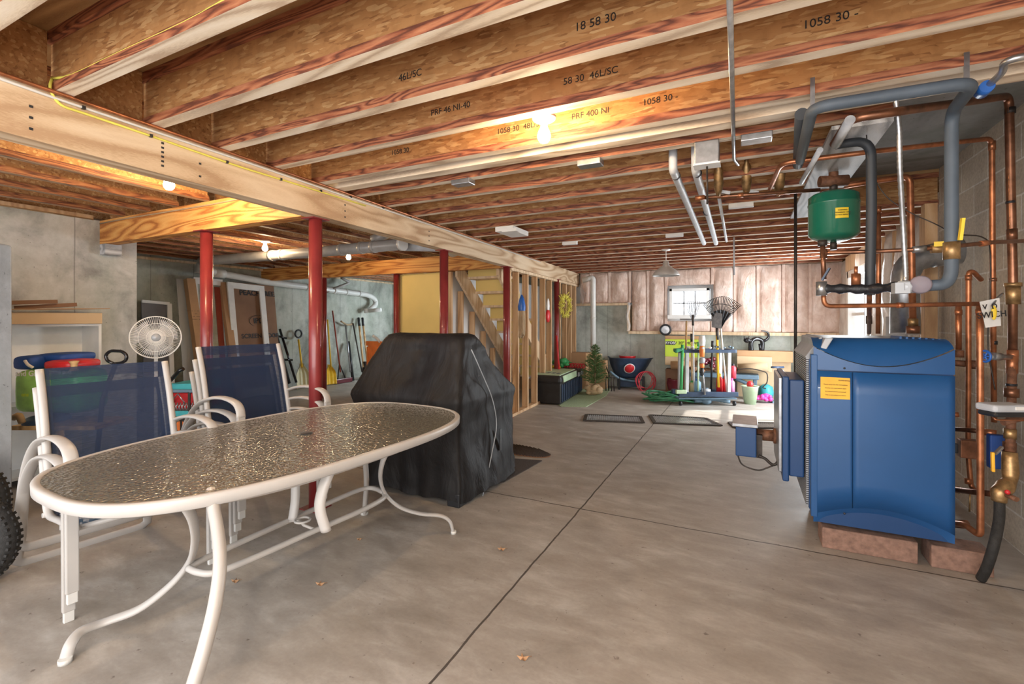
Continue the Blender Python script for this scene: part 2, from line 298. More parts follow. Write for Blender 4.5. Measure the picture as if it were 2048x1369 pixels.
class MB:
    def __init__(s): s.v = []; s.f = []; s.sm = []; s.mi = []; s.mat = 0
    def add(s, vs, fs, smooth=False):
        o = len(s.v); s.v += [Vector(v) for v in vs]
        for f in fs: s.f.append([i+o for i in f]); s.sm.append(smooth); s.mi.append(s.mat)
        return s
    def box(s, x0, x1, y0, y1, z0, z1, M4=None):
        vs = [Vector((x, y, z)) for z in (z0, z1) for y in (y0, y1) for x in (x0, x1)]
        if M4 is not None: vs = [M4 @ v for v in vs]
        return s.add(vs, [(0, 2, 3, 1), (4, 5, 7, 6), (0, 1, 5, 4), (2, 6, 7, 3), (0, 4, 6, 2), (1, 3, 7, 5)])
    def cbox(s, c, sz, M3=None):
        """box centred at c; M3 orients it"""
        c = Vector(c); h = Vector(sz)/2; T = Matrix.Translation(c) @ (M3.to_4x4() if M3 is not None else Matrix.Identity(4))
        return s.box(-h.x, h.x, -h.y, h.y, -h.z, h.z, T)
    def bar(s, a, b, w, t, up=(0, 0, 1)):
        a, b = Vector(a), Vector(b); d = (b-a); L = d.length; d.normalize(); u = Vector(up)
        if abs(d.dot(u)) > 0.98: u = Vector((1, 0, 0))
        sd_ = d.cross(u).normalized(); u = sd_.cross(d)
        R3 = Matrix((sd_, d, u)).transposed()
        return s.cbox((a+b)/2, (w, L, t), R3)
    def tube(s, pts, r, n=10, flat=None, closed=False, caps=True):
        P = [Vector(p) for p in pts]; Q = [P[0]]
        for p in P[1:]:
            if (p-Q[-1]).length > 1e-5: Q.append(p)
        P = Q; m = len(P)
        T = []
        for i in range(m):
            a = P[(i-1) % m] if (closed or i > 0) else P[i]; b = P[(i+1) % m] if (closed or i < m-1) else P[i]
            T.append((b-a).normalized())
        up = Vector((0, 0, 1)) if abs(T[0].z) < 0.9 else Vector((1, 0, 0))
        N = (up-T[0]*up.dot(T[0])).normalized(); vs = []
        for i in range(m):
            if i: N = (N-T[i]*N.dot(T[i])).normalized()
            B = T[i].cross(N); rr = r[i] if isinstance(r, (list, tuple)) else r
            ra, rb = (rr, rr) if flat is None else (rr*flat[0], rr*flat[1])
            for k in range(n):
                a = 2*math.pi*k/n; vs.append(P[i]+N*math.cos(a)*ra+B*math.sin(a)*rb)
        fs = []
        for i in range(m if closed else m-1):
            j = (i+1) % m
            for k in range(n): fs.append((i*n+k, i*n+(k+1) % n, j*n+(k+1) % n, j*n+k))
        s.add(vs, fs, True)
        if caps and not closed:
            o = len(s.v)-len(vs)
            s.f.append([o+k for k in range(n)][::-1]); s.sm.append(False); s.mi.append(s.mat)
            s.f.append([o+(m-1)*n+k for k in range(n)]); s.sm.append(False); s.mi.append(s.mat)
        return s
    def cyl(s, a, b, r, n=16, r2=None):
        return s.tube([a, b], [r, r if r2 is None else r2], n)
    def lathe(s, c, prof, n=20, axis=(0, 0, 1)):
        c = Vector(c); q = Vector((0, 0, 1)).rotation_difference(Vector(axis)); vs = []; m = len(prof)
        for (r, z) in prof:
            for k in range(n):
                a = 2*math.pi*k/n; vs.append(c+q @ Vector((r*math.cos(a), r*math.sin(a), z)))
        fs = [(i*n+k, i*n+(k+1) % n, (i+1)*n+(k+1) % n, (i+1)*n+k) for i in range(m-1) for k in range(n)]
        s.add(vs, fs, True); return s
    def sphere(s, c, r, n=14, sc=(1, 1, 1)):
        c = Vector(c); vs = []; fs = []; m = n//2+1
        for i in range(m):
            a = math.pi*i/(m-1)
            for k in range(n):
                b = 2*math.pi*k/n; vs.append(c+Vector((r*sc[0]*math.sin(a)*math.cos(b), r*sc[1]*math.sin(a)*math.sin(b), r*sc[2]*math.cos(a))))
        for i in range(m-1):
            for k in range(n): fs.append((i*n+k, (i+1)*n+k, (i+1)*n+(k+1) % n, i*n+(k+1) % n))
        return s.add(vs, fs, True)
    def prism(s, pts, d):
        """closed outline extruded by vector d"""
        P = [Vector(p) for p in pts]; n = len(P); d = Vector(d)
        return s.add(P+[p+d for p in P], [tuple(range(n))[::-1], tuple(range(n, 2*n))]+[(i, (i+1) % n, n+(i+1) % n, n+i) for i in range(n)])
    def grid(s, fn, nu, nv, smooth=True):
        vs = [fn(i/nu, j/nv) for j in range(nv+1) for i in range(nu+1)]
        return s.add(vs, [(j*(nu+1)+i, j*(nu+1)+i+1, (j+1)*(nu+1)+i+1, (j+1)*(nu+1)+i) for j in range(nv) for i in range(nu)], smooth)
    def build(s, name, mat, parent=None, bevel=0.0, solid=0.0, local=False):
        me = bpy.data.meshes.new(name); mats = mat if isinstance(mat, (list, tuple)) else [mat]
        org = Vector((0, 0, 0))
        if parent is not None:
            p = parent
            while p is not None: org += p.location; p = p.parent
        elif not local:
            xs = [v.x for v in s.v]; ys = [v.y for v in s.v]; zs = [v.z for v in s.v]
            org = Vector(((min(xs)+max(xs))/2, (min(ys)+max(ys))/2, min(zs)))
        me.from_pydata([v-org for v in s.v], [], s.f); me.validate()
        for mt in mats: me.materials.append(M[mt] if isinstance(mt, str) else mt)
        if len(me.polygons) == len(s.sm):
            me.polygons.foreach_set('use_smooth', s.sm); me.polygons.foreach_set('material_index', s.mi)
        bm = bmesh.new(); bm.from_mesh(me); bmesh.ops.recalc_face_normals(bm, faces=bm.faces); bm.to_mesh(me); bm.free()
        o = bpy.data.objects.new(name, me); C.objects.link(o)
        if parent is not None: o.parent = parent
        else: o.location = org
        if solid:
            md = o.modifiers.new('thickness', 'SOLIDIFY'); md.thickness = solid; md.offset = 0
        if bevel:
            md = o.modifiers.new('bevel', 'BEVEL'); md.width = bevel; md.segments = 2; md.limit_method = 'ANGLE'
        return o
def tag(o, label, cat, group=None, kind=None):
    o['label'] = label; o['category'] = cat
    if group: o['group'] = group
    if kind: o['kind'] = kind
    return o
def struct(o): o['kind'] = 'structure'; return o
def thing(name, loc, label, cat, group=None):
    e = bpy.data.objects.new(name, None); C.objects.link(e); e.location = Vector(loc); e.empty_display_size = 0.1
    return tag(e, label, cat, group)
def copy_tree(o, parent=None):
    c = o.copy(); C.objects.link(c); c.parent = parent
    for ch in [x for x in bpy.data.objects if x.parent == o]: copy_tree(ch, c)
    return c
def text(st, size, c, xdir, ydir, mat, parent, name='lettering', bold=0.0):
    """flat letters centred at c, running along xdir with ydir up"""
    cu = bpy.data.curves.new(name, 'FONT'); cu.body = st; cu.size = size; cu.align_x = 'CENTER'; cu.align_y = 'CENTER'
    cu.extrude = 0.0006; cu.offset = bold
    tmp = bpy.data.objects.new('tmp', cu); me = bpy.data.meshes.new_from_object(tmp); bpy.data.objects.remove(tmp)
    me.materials.clear(); me.materials.append(M[mat]); o = bpy.data.objects.new(name, me); C.objects.link(o)
    x = Vector(xdir).normalized(); y = Vector(ydir).normalized(); z = x.cross(y)
    R3 = Matrix((x, y, z)).transposed().to_4x4()
    org = Vector((0, 0, 0)); p = parent
    while p is not None: org += p.location; p = p.parent
    o.matrix_basis = Matrix.Translation(Vector(c)-org) @ R3
    if parent: o.parent = parent
    return o
# ================================================================== THE SETTING
H = 2.25; TOP = 2.51; BB = 2.03            # joist underside, deck underside, beam underside
XR = 1.41; XL1 = -5.42; XL2 = -7.9; YB = 9.25
def slab(name, x0, x1, y0, y1, z0, z1, mat):
    return struct(MB().box(x0, x1, y0, y1, z0, z1).build(name, mat))
slab('floor', -8.2, 3.0, -2.2, 9.6, -0.12, 0.0, 'floor')
m = MB(); m.box(-8.2, 0.62, -0.9, 9.6, TOP, TOP+0.03); m.box(0.62, 1.7, -0.9, 2.66, TOP, TOP+0.03); m.box(0.62, 1.7, 4.9, 9.6, TOP, TOP+0.03)
struct(m.build('ceiling', 'plywood'))
slab('ceiling_porch', 0.64, 1.70, 2.66, 4.92, 2.535, 2.62, 'slab')
slab('wall_right', XR, XR+0.3, -0.9, 4.9, 0, 2.62, 'block')
slab('wall_left', XL1-0.3, XL1, -0.9, 2.55, 0, H, 'wall_left')
slab('wall_left_return', XL2-0.3, XL1-0.3, 2.40, 2.55, 0, TOP, 'wall_left'); slab('trim_5', XL1-0.3, XL1-0.16, -0.9, 2.55, H+0.042, TOP, 'osb'); slab('trim_6', -8.2, XR+0.3, YB+0.13, YB+0.3, H, TOP, 'osb'); slab('trim_7', XR+0.31, XR+0.35, -0.9, YB+0.3, 2.2, TOP+0.1, 'osb')
slab('wall_left_rear', XL2-0.3, XL2, 2.55, YB+0.3, 0, TOP, 'wall_far')
# back wall: tall concrete left and by the drain pipe, low concrete under the framed part, window hole
YF = 9.13
a = Yp(1258, 612, YB); b = Yp(1258, 670, YB); ZS = Yp(1400, 669, YF).z; ZT = Yp(1200, 612, YB).z
wl, wr, wt, wb_ = Yp(1339, 600, YF).x, Yp(1419, 600, YF).x, Yp(1380, 577, YF).z, Yp(1380, 636, YF).z
m = MB(); m.box(XL2-0.3, -3.2, YB, YB+0.3, 0, H); m.box(-3.2, a.x, YB, YB+0.3, 0, ZT); m.box(a.x, XR+0.3, YB, YB+0.3, 0, ZS)
struct(m.build('wall_back', 'wall_back'))
m = MB(); m.box(-3.2, a.x, YB+0.12, YB+0.3, ZT, H); m.box(a.x, wl, YB+0.12, YB+0.3, ZS, H); m.box(wr, XR+0.3, YB+0.12, YB+0.3, ZS, H)
m.box(wl, wr, YB+0.12, YB+0.3, ZS, wb_); m.box(wl, wr, YB+0.12, YB+0.3, wt, H)
struct(m.build('wall_back_sheathing', 'drywall'))
def bulge(x0, x1, z0, z1, y, depth, seed, plane='Y', nu=14, nv=22, mat='insul', name='wall_back_insulation'):
    def fn(u, v):
        e = (math.sin(math.pi*u)**0.5)*(math.sin(math.pi*v)**0.35)
        w = mnoise.fractal(Vector((u*(x1-x0)*3.2+seed*3.7, v*(z1-z0)*1.8, seed)), 0.8, 2.0, 4)
        d = depth*e*(0.75+0.55*w)
        p = x0+(x1-x0)*u; z = z0+(z1-z0)*v
        return Vector((p, y-d, z)) if plane == 'Y' else Vector((y-d, p, z))
    return MB().grid(fn, nu, nv)
xs = [Yp(p, 600, YF).x for p in (1158, 1182, 1219, 1260)]
edges_l = list(zip(xs[:-1], xs[1:])); k = 0
mI = MB(); mS = MB()
def bay(x0, x1, z0, z1):
    global k
    g = bulge(x0+0.02, x1-0.02, z0, z1, YF+0.02, 0.055, k+1); mI.add(g.v, g.f, True)
    mS.box(x1-0.022, x1+0.022, YF-0.005, YF+0.12, z0, z1); k += 1
for x0, x1 in edges_l: bay(x0, x1, ZT+0.05, H)
xs = [Yp(p, 600, YF).x for p in (1262, 1296, 1332)]
for x0, x1 in zip(xs[:-1], xs[1:]): bay(x0, x1, ZS+0.05, H)
bay(xs[-1], wr+0.05, ZS+0.05, wb_-0.06); bay(xs[-1], wr+0.05, wt+0.06, H)
xs = [Yp(p, 600, YF).x for p in (1424, 1470, 1516, 1567, 1620, 1688)]+[XR]
for x0, x1 in zip(xs[:-1], xs[1:]): bay(x0, x1, ZS+0.05, H)
struct(mI.build('wall_back_insulation', 'insul')); struct(mS.build('wall_back_studs', 'insul'))
m = MB(); m.box(a.x+0.02, XR, YF-0.02, YB+0.1, ZS-0.01, ZS+0.045); m.box(-3.2, a.x, YF-0.02, YB+0.1, ZT, ZT+0.045); m.box(a.x-0.005, a.x+0.04, YF-0.02, YB+0.1, ZS+0.04, ZT)
struct(m.build('trim_1', 'stud_pale'))
g = MB(); g.grid(lambda u, v: Vector((a.x-0.02+0.07*u+0.02*math.sin(v*9), YF-0.06-0.03*math.sin(u*3), ZS+0.05+v*(ZT-ZS))), 4, 10)
struct(g.build('wall_back_loose_sheet', 'poly'))
# the small window: frame, six panes
r0 = struct(thing('window_1', ((wl+wr)/2, YF, wb_), 'w', 'w')); del r0['label']; del r0['category']
m = MB(); fw = 0.05; y0, y1 = YF-0.03, YF+0.16
m.box(wl, wl+fw, y0, y1, wb_, wt); m.box(wr-fw, wr, y0, y1, wb_, wt); m.box(wl, wr, y0, y1, wt-fw, wt); m.box(wl-0.03, wr+0.03, y0-0.03, y1, wb_-0.02, wb_+0.05)
m.build('window_frame', 'white', r0, bevel=0.004)
m = MB()
for q in (1, 2):
    x = wl+fw+(wr-wl-2*fw)*q/3; m.box(x-0.012, x+0.012, YF+0.07, YF+0.10, wb_+0.05, wt-fw)
zz = (wb_+wt)/2; m.box(wl+fw, wr-fw, YF+0.07, YF+0.10, zz-0.012, zz+0.012); m.build('muntin', 'boards_grey', r0)
MB().box(wl+fw, wr-fw, YF+0.084, YF+0.088, wb_+0.05, wt-fw).build('pane', 'pane', r0)
# framed right wall beyond the blocks: white sheet over insulation, glass door
DY0, DY1, DZ = 7.25, 8.45, 2.03
m = MB(); m.box(XR+0.14, XR+0.3, 4.9, DY0, 0, H+0.2); m.box(XR+0.14, XR+0.3, DY1, YB+0.3, 0, H+0.2); m.box(XR+0.14, XR+0.3, DY0, DY1, DZ, H+0.2)
struct(m.build('wall_right_sheathing', 'drywall'))
mI = MB(); mS = MB(); ys = [4.92, 5.35, 5.78, 6.2, 6.62, DY0-0.06]
for i, (p, q) in enumerate(zip(ys[:-1], ys[1:])):
    g = bulge(p+0.01, q-0.01, 0.02, H+0.02, XR+0.03, 0.09, 20+i, 'X'); mI.add(g.v, g.f, True); mS.box(XR-0.0, XR+0.14, q-0.02, q+0.02, 0, H)
g = bulge(DY1+0.06, YB, 0.02, H, XR+0.02, 0.07, 31, 'X'); mI.add(g.v, g.f, True)
struct(mI.build('wall_right_sheet', 'insul_white')); struct(mS.build('wall_right_studs', 'stud'))
m = MB(); m.box(XR-0.04, XR+0.14, DY0-0.05, DY1+0.05, DZ, H)
struct(m.build('trim_2', 'stud_pale'))
r0 = struct(thing('door_1', (XR, (DY0+DY1)/2, 0), 'w', 'w')); del r0['label']; del r0['category']
m = MB(); m.box(XR-0.03, XR+0.15, DY0-0.05, DY0+0.07, 0, DZ); m.box(XR-0.03, XR+0.15, DY1-0.07, DY1+0.05, 0, DZ); m.box(XR-0.03, XR+0.15, DY0, DY1, DZ-0.1, DZ)
m.box(XR+0.02, XR+0.1, DY0, DY1, 0, 0.12); m.build('door_frame', 'white', r0)
m = MB(); m.box(XR+0.02, XR+0.08, DY0+0.30, DY0+0.36, 0.1, DZ-0.1); m.box(XR+0.02, XR+0.08, DY0+0.07, DY1-0.07, 1.38, 1.42); m.build('muntin', 'white', r0)
MB().box(XR+0.045, XR+0.05, DY0+0.07, DY1-0.07, 0.12, DZ-0.1).build('pane', 'pane', r0)
# sill plates on the left walls, a plate under the beam ends
slab('trim_3', XL1-0.14, XL1+0.005, -0.9, 2.2, H-0.002, H+0.04, 'stud'); slab('trim_4', XL2-0.1, XL2+0.05, 2.6, YB, H-0.04, H-0.005, 'stud_pale')
# foreground concrete pier at the left edge
e = Zp(24, 1050, 0); px_ = Vector((e.x, e.y, 0)); d1 = Vector((-0.9, -0.42, 0)).normalized()
ZP = CAMH+(HY-470)/FPX*2.93
m = MB(); q = px_+d1*0.6; nrm = Vector((-d1.y, d1.x, 0))*0.2
nrm = Vector((-0.16, 0.03, 0))
m.add([px_, q, q+nrm, px_+nrm, px_+Vector((0, 0, ZP-0.05)), q+Vector((0, 0, ZP+0.05)), q+nrm+Vector((0, 0, ZP+0.05)), px_+nrm+Vector((0, 0, ZP-0.05))],
      [(0, 1, 2, 3), (4, 5, 6, 7), (0, 1, 5, 4), (1, 2, 6, 5), (2, 3, 7, 6), (3, 0, 4, 7)])
tag(m.build('concrete_pier', 'pier', bevel=0.012), 'dark rough concrete pier at the left edge, in front of the white bookcase', 'pier')

# ================================================================== JOISTS, BEAMS, POSTS, STUDS
ORD = 'zero first second third fourth fifth sixth seventh eighth ninth tenth eleventh twelfth thirteenth fourteenth fifteenth sixteenth seventeenth eighteenth nineteenth twentieth'.split()
ORD += ['twenty-'+x for x in 'first second third fourth fifth sixth seventh eighth ninth'.split()]
JY = [0.29, 0.63, 0.95, 1.30, 1.637, 1.98, 2.335, 2.69, 3.043, 3.427, 3.815, 4.19, 4.575, 4.965, 5.34, 5.80, 6.14, 6.56, 6.955, 7.35, 7.72, 8.13, 8.58, 9.05]
JW = 0.058
def snap(q):
    y = min(JY, key=lambda v: abs(v-JW/2-q.y))-JW/2; return Vector((q.x, y, q.z))
def joist_x(i, yb):
    x0 = beam_x(yb)-0.09; x1 = 0.62 if 2.66 < yb < 4.9 else XR
    t = thing('floor_joist', ((x0+x1)/2, yb-JW/2, H), '%s wooden I-joist back from the camera, crossing the main room' % ORD[i], 'joist', 'I-joists over the main room')
    MB().box(x0, x1, yb-JW/2-0.006, yb-JW/2+0.006, H+0.036, TOP-0.036).build('web', 'osb', t)
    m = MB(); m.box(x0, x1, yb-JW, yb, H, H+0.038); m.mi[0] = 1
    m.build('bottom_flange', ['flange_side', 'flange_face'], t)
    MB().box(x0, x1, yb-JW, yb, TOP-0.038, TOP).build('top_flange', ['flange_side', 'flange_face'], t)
    return t
JO = [joist_x(i+1, y) for i, y in enumerate(JY)]
yb = 2.523
tag(MB().box(beam_x(yb)-0.09, XR, yb-0.085, yb, H+0.002, H+0.085).build('nailer', 'flange_face'), 'pale double nailer plank between the seventh and eighth I-joists', 'plank')
# blocking over the beam between the nearest joists
for i in range(1, 9):
    y0_, y1_ = JY[i]+0.002, JY[i+1]-JW-0.002
    if i == 6: y0_ = 2.53
    xx = beam_x((y0_+y1_)/2)-0.075
    tag(MB().box(xx-0.012, xx+0.012, y0_, y1_, H+0.004, TOP-0.002).build('blocking_panel', 'osb'), 'strand board blocking on the main beam, right behind the %s I-joist' % ORD[i+1], 'board', 'blocking on the main beam')
# header next to the porch slab and its weathered boards
tag(MB().box(0.38, 0.618, 2.70, 4.9, H-0.02, H-0.001).build('header_beam', 'boards_grey'), 'weathered grey header beam made of layered planks beside the porch slab', 'beam')
def joist_y(x, y0, y1, label, group, z=H):
    t = thing('floor_joist', (x, (y0+y1)/2, z), label, 'joist', group)
    MB().box(x-0.006, x+0.006, y0, y1, z+0.036, TOP-0.036).build('web', 'osb', t)
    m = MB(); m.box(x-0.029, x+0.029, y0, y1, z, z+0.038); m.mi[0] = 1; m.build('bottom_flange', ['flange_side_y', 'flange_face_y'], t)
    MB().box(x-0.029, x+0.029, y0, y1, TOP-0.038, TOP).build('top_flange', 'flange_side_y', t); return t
for i in range(6):
    joist_y(-2.95-0.41*i, -0.8, 2.25, '%s I-joist left of the main beam in the near bay by the bulb' % ORD[i+1], 'near left bay joists')
for i in range(12):
    joist_y(-3.07-0.41*i, 2.38, 5.66, '%s I-joist left of the main beam between the two orange beams' % ORD[i+1], 'middle left bay joists')
for i in range(12):
    joist_y(-3.2-0.41*i, 5.8, YB, '%s I-joist left of the main beam beyond the far orange beam' % ORD[i+1], 'far left bay joists')
# main beam
m = MB(); Y0, Y1 = -0.9, 9.22
m.add([(beam_x(Y0), Y0, BB), (beam_x(Y1), Y1, BB), (beam_x(Y1)-0.115, Y1, BB), (beam_x(Y0)-0.115, Y0, BB), (beam_x(Y0), Y0, H), (beam_x(Y1), Y1, H), (beam_x(Y1)-0.115, Y1, H), (beam_x(Y0)-0.115, Y0, H)],
      [(0, 1, 2, 3), (4, 5, 6, 7), (0, 1, 5, 4), (1, 2, 6, 5), (2, 3, 7, 6), (3, 0, 4, 7)])
mb = thing('main_beam', (beam_x(4), 4, BB), 'long pale laminated timber beam running the length of the room', 'beam')
m.build('timber', 'beam', mb)
m = MB()
for (px, n_) in ((62, 3), (325, 6), (400, 2), (690, 3), (858, 3)):
    for j in range(n_):
        pp = Xp(px, HY-5, 1)  # direction only
        r = ray(px, HY); t_ = -2.461/(r.x+0.058*r.y); Y = r.y*t_; z = BB+0.04+0.022*j*(6/n_)
        m.cbox((beam_x(Y)+0.0008, Y, z), (0.0012, 0.012, 0.010))
m.build('ink_stamp', 'ink', mb)
def cbeam(y, x0, x1, label):
    t = MB().box(x0, x1, y, y+0.10, BB, H-0.002).build('cross_beam', 'beam_orange'); return tag(t, label, 'beam', 'orange cross beams')
cbeam(2.25, XL1-0.12, -2.72, 'orange lit cross beam nearest the camera, from left wall to main beam')
cbeam(5.68, XL2-0.1, -2.93, 'orange cross beam farther back, ending above the stairs')
tag(MB().box(XL1-0.1, XL1+0.1, 2.25, 2.38, BB-0.1, BB-0.002).build('bearing_block', 'boards_grey'), 'grey wooden bearing block under the near orange beam at the wall', 'block')
def post(c, label, top=BB, r=0.0445):
    t = thing('support_post', (c.x, c.y, 0), label, 'post', 'red steel posts')
    MB().cyl((c.x, c.y, 0.006), (c.x, c.y, top-0.008), r, 28).build('column', 'red_paint', t)
    MB().box(c.x-0.06, c.x+0.06, c.y-0.07, c.y+0.07, top-0.008, top-0.0005).build('cap_plate', 'red_paint', t)
    MB().box(c.x-0.075, c.x+0.075, c.y-0.075, c.y+0.075, 0.0, 0.007).build('base_plate', 'red_paint', t); return t
c = on_beam(631, -0.10); post(Vector((c.x, c.y, 0)), 'red steel post under the main beam where the near orange beam meets it')
post(on_beam(888), 'dark red steel post under the main beam behind the covered grill')
post(on_beam(1013), 'red steel post under the main beam at the first wall stud')
c = on_beam(1111); c.x += 0.02; post(c, 'slim dull red post among the studs near the yellow wreath')
post(Yp(413, HY, 2.30), 'bright red steel post under the near orange beam, before the leaning boxes')
c = Yp(648, HY, 5.73); post(Vector((c.x, c.y, 0)), 'red steel post far back, partly behind the front beam post')
c = Yp(793, HY, 5.73); post(Vector((c.x, c.y, 0)), 'bright red post at the left edge of the yellow wall board')
# stud wall under the far end of the main beam
def stud(name, x0, x1, y0, y1, z0, z1, label, group, mat='stud'):
    return tag(MB().box(x0, x1, y0, y1, z0, z1).build(name, mat, bevel=0.002), label, 'stud', group)
pl0, pl1 = on_beam(1017).y, 9.2
m = MB(); m.add([(beam_x(y)-0.01-(0.09 if s_ else 0), y, z) for z in (0, 0.038) for (y, s_) in ((pl0, 0), (pl1, 0), (pl1, 1), (pl0, 1))], [(0, 1, 2, 3), (4, 5, 6, 7), (0, 1, 5, 4), (1, 2, 6, 5), (2, 3, 7, 6), (3, 0, 4, 7)])
tag(m.build('bottom_plate', 'stud'), 'timber floor plate under the open stud wall', 'plate')
for i, px in enumerate((1020.5, 1036, 1055, 1073, 1089, 1102, 1120, 1132, 1142, 1151)):
    c = on_beam(px, -0.02); x = beam_x(c.y)
    stud('wall_stud', x-0.10, x-0.01, c.y-0.02, c.y+0.02, 0.038, BB-0.045, '%s timber stud from the camera in the wall under the main beam' % ORD[i+1], 'studs under the main beam')
m = MB(); m.add([(beam_x(y)-0.01-(0.09 if s_ else 0), y, z) for z in (BB-0.042, BB-0.003) for (y, s_) in ((pl0, 0), (pl1, 0), (pl1, 1), (pl0, 1))], [(0, 1, 2, 3), (4, 5, 6, 7), (0, 1, 5, 4), (1, 2, 6, 5), (2, 3, 7, 6), (3, 0, 4, 7)])
tag(m.build('top_plate', 'stud_pale'), 'pale timber plate fixed below the far end of the main beam', 'plate')
# stairs seen from behind: stringers, treads, yellow risers
XS0, XS1 = -3.78, -3.10; SY0 = 5.80; SZ0 = 2.25; SL = 0.90
st_ = thing('basement_stairs', (-3.45, 7.2, 0), 'open timber staircase with yellow risers seen from behind the studs', 'stairs')
zr = lambda y: SZ0-SL*(y-SY0)
for x in (XS0, XS1):
    m = MB(); ye = 8.15; m.prism([(x, SY0, zr(SY0)), (x, ye, zr(ye)), (x, ye, zr(ye)-0.30), (x, SY0+0.25, zr(SY0+0.25)-0.30), (x, SY0, zr(SY0)-0.30)], (0.04, 0, 0)); m.build('stringer', 'stud_pale', st_)
run = 0.232; y = SY0+0.06; n = 0
while y < 8.0 and n < 11:
    z = zr(y)-0.02
    MB().box(XS0+0.04, XS1, y-0.02, y+run+0.02, z-0.035, z).build('tread', 'stud_pale', st_)
    MB().box(XS0+0.04, XS1, y, y+0.015, z, z+SL*run-0.036).build('riser', 'yellow_wall', st_)
    y += run; n += 1
tag(MB().box(-3.72, -3.12, 8.2, 9.2, 0.0, 0.18).build('stair_landing', 'stud'), 'timber landing at the foot of the stairs', 'landing')
# side wall of the stairwell: cut studs, white board behind
for i, px in enumerate((899, 921, 944, 966, 985)):
    c = Xp(px, HY, XS0-0.05); zt = min(BB-0.01, zr(c.y)-0.30)
    stud('stairwell_stud', XS0-0.09, XS0-0.005, c.y-0.02, c.y+0.02, 0.0, zt, '%s short timber stud from the left under the sloping stair stringer' % ORD[i+1], 'studs under the stairs')
m = MB(); m.box(XS0-0.115, XS0-0.10, SY0, YB, 0, BB)
struct(m.build('wall_stairwell', 'drywall'))
# yellow end wall of the stairwell
x0, x1 = Yp(801, HY, 5.80).x, Yp(884, HY, 5.80).x
yw = thing('yellow_wall_board', ((x0+x1)/2, 5.81, 0), 'yellow painted board wall beside the stairs under the far orange beam', 'wall board')
MB().box(x0, x1+0.06, 5.80, 5.815, 0.0, BB-0.004).build('panel', 'yellow_wall', yw)
MB().box(x0-0.035, x0, 5.79, 5.88, 0.0, BB-0.004).build('edge_stud', 'stud', yw)
c0 = Yp(895, HY, 5.80).x
tag(MB().box(c0-0.02, c0+0.05, 5.72, 5.785, 0, BB-0.004).build('corner_stud', 'stud_pale', bevel=0.002), 'pale corner stud at the right edge of the yellow wall', 'stud')
# poly curtain corner at the far end of the beam
g = MB().grid(lambda u, v: Vector((-2.93+0.10*u, 9.13-0.10*math.sin(u*2+v*3)-0.12*(1-v)*u, ZT+0.02+v*(2.05-ZT))), 6, 12)
tag(g.build('poly_sheet', 'poly'), 'clear plastic sheet hanging in the corner behind the last studs', 'plastic sheet')
# ================================================================== BOILER
BX0, BX1, BY0, BY1, BZ0, BZ1 = 0.363, 0.985, 3.20, 3.95, 0.155, 1.215
bo = thing('boiler', ((BX0+BX1)/2, (BY0+BY1)/2, 0.12), 'big blue boiler with curved side panels standing on clay blocks', 'boiler')
def arc(u, a, b):                       # scallop: a at the ends, b in the middle
    return a+(b-a)*math.sin(math.pi*u)**0.9
ZT0 = 1.03
NU = 28
bx = lambda u: BX0+(BX1-BX0)*u
bow = lambda u: BY0-0.018*math.sin(math.pi*u)
# hood: vertical skirt up to the scalloped edge, then the sloped crown
m = MB()
m.grid(lambda u, v: Vector((bx(u), bow(u), ZT0+0.004+v*(arc(u, 1.165, 1.062)-ZT0-0.004))), NU, 1)
m.build('hood_skirt', 'boiler_blue', bo)
m = MB()
m.grid(lambda u, v: Vector((bx(u), bow(u)+0.012+v*0.135, arc(u, 1.166, 1.062)+0.004+(BZ1-arc(u, 1.166, 1.062)-0.004)*math.sin(v*math.pi/2)**0.8)), NU, 8)
m.build('hood', 'boiler_blue', bo)
m = MB(); m.box(BX0+0.01, BX1-0.03, BY0+0.13, BY1, 1.0, BZ1-0.002); m.build('top_cover', 'boiler_grey', bo, bevel=0.01)
m = MB()
for i in range(7): m.box(BX1-0.20+i*0.028, BX1-0.19+i*0.028, BY0+0.12, BY0+0.30, BZ1-0.004, BZ1+0.012-0.002*i)
m.build('vent_ribs', 'boiler_blue', bo)
# side panels: narrow front one and wide rear one
US = 0.295
def panel(u0, u1, name):
    m = MB()
    m.grid(lambda u, v: Vector((bx(u0+(u1-u0)*u), bow(u0+(u1-u0)*u)+0.001, ZT0-0.003+v*(arc(u0+(u1-u0)*u, 0.20, 0.285)-ZT0+0.003))), 16, 6)
    return m.build(name, 'boiler_blue', bo, solid=0.004)
panel(0.0, US-0.002, 'front_side_panel'); panel(US+0.002, 1.0, 'rear_side_panel')
m = MB()
m.grid(lambda u, v: Vector((bx(u), bow(u)+0.002+0.10*v*math.sin(math.pi*u), arc(u, 0.20, 0.285)-v*(arc(u, 0.20, 0.285)-BZ0))), NU, 6)
m.build('lower_skirt', 'boiler_blue', bo)
m = MB(); m.box(BX0+0.02, BX1-0.002, BY0+0.012, BY1, BZ0, 1.035); m.build('body', 'boiler_blue_dark', bo)
m = MB()
for (px, py) in ((1689, 737), (1689, 1028)):
    q = Yp(px, py, BY0-0.012); m.sphere(q, 0.006, 8, (1, 0.5, 1))
m.build('screw', 'black', bo)
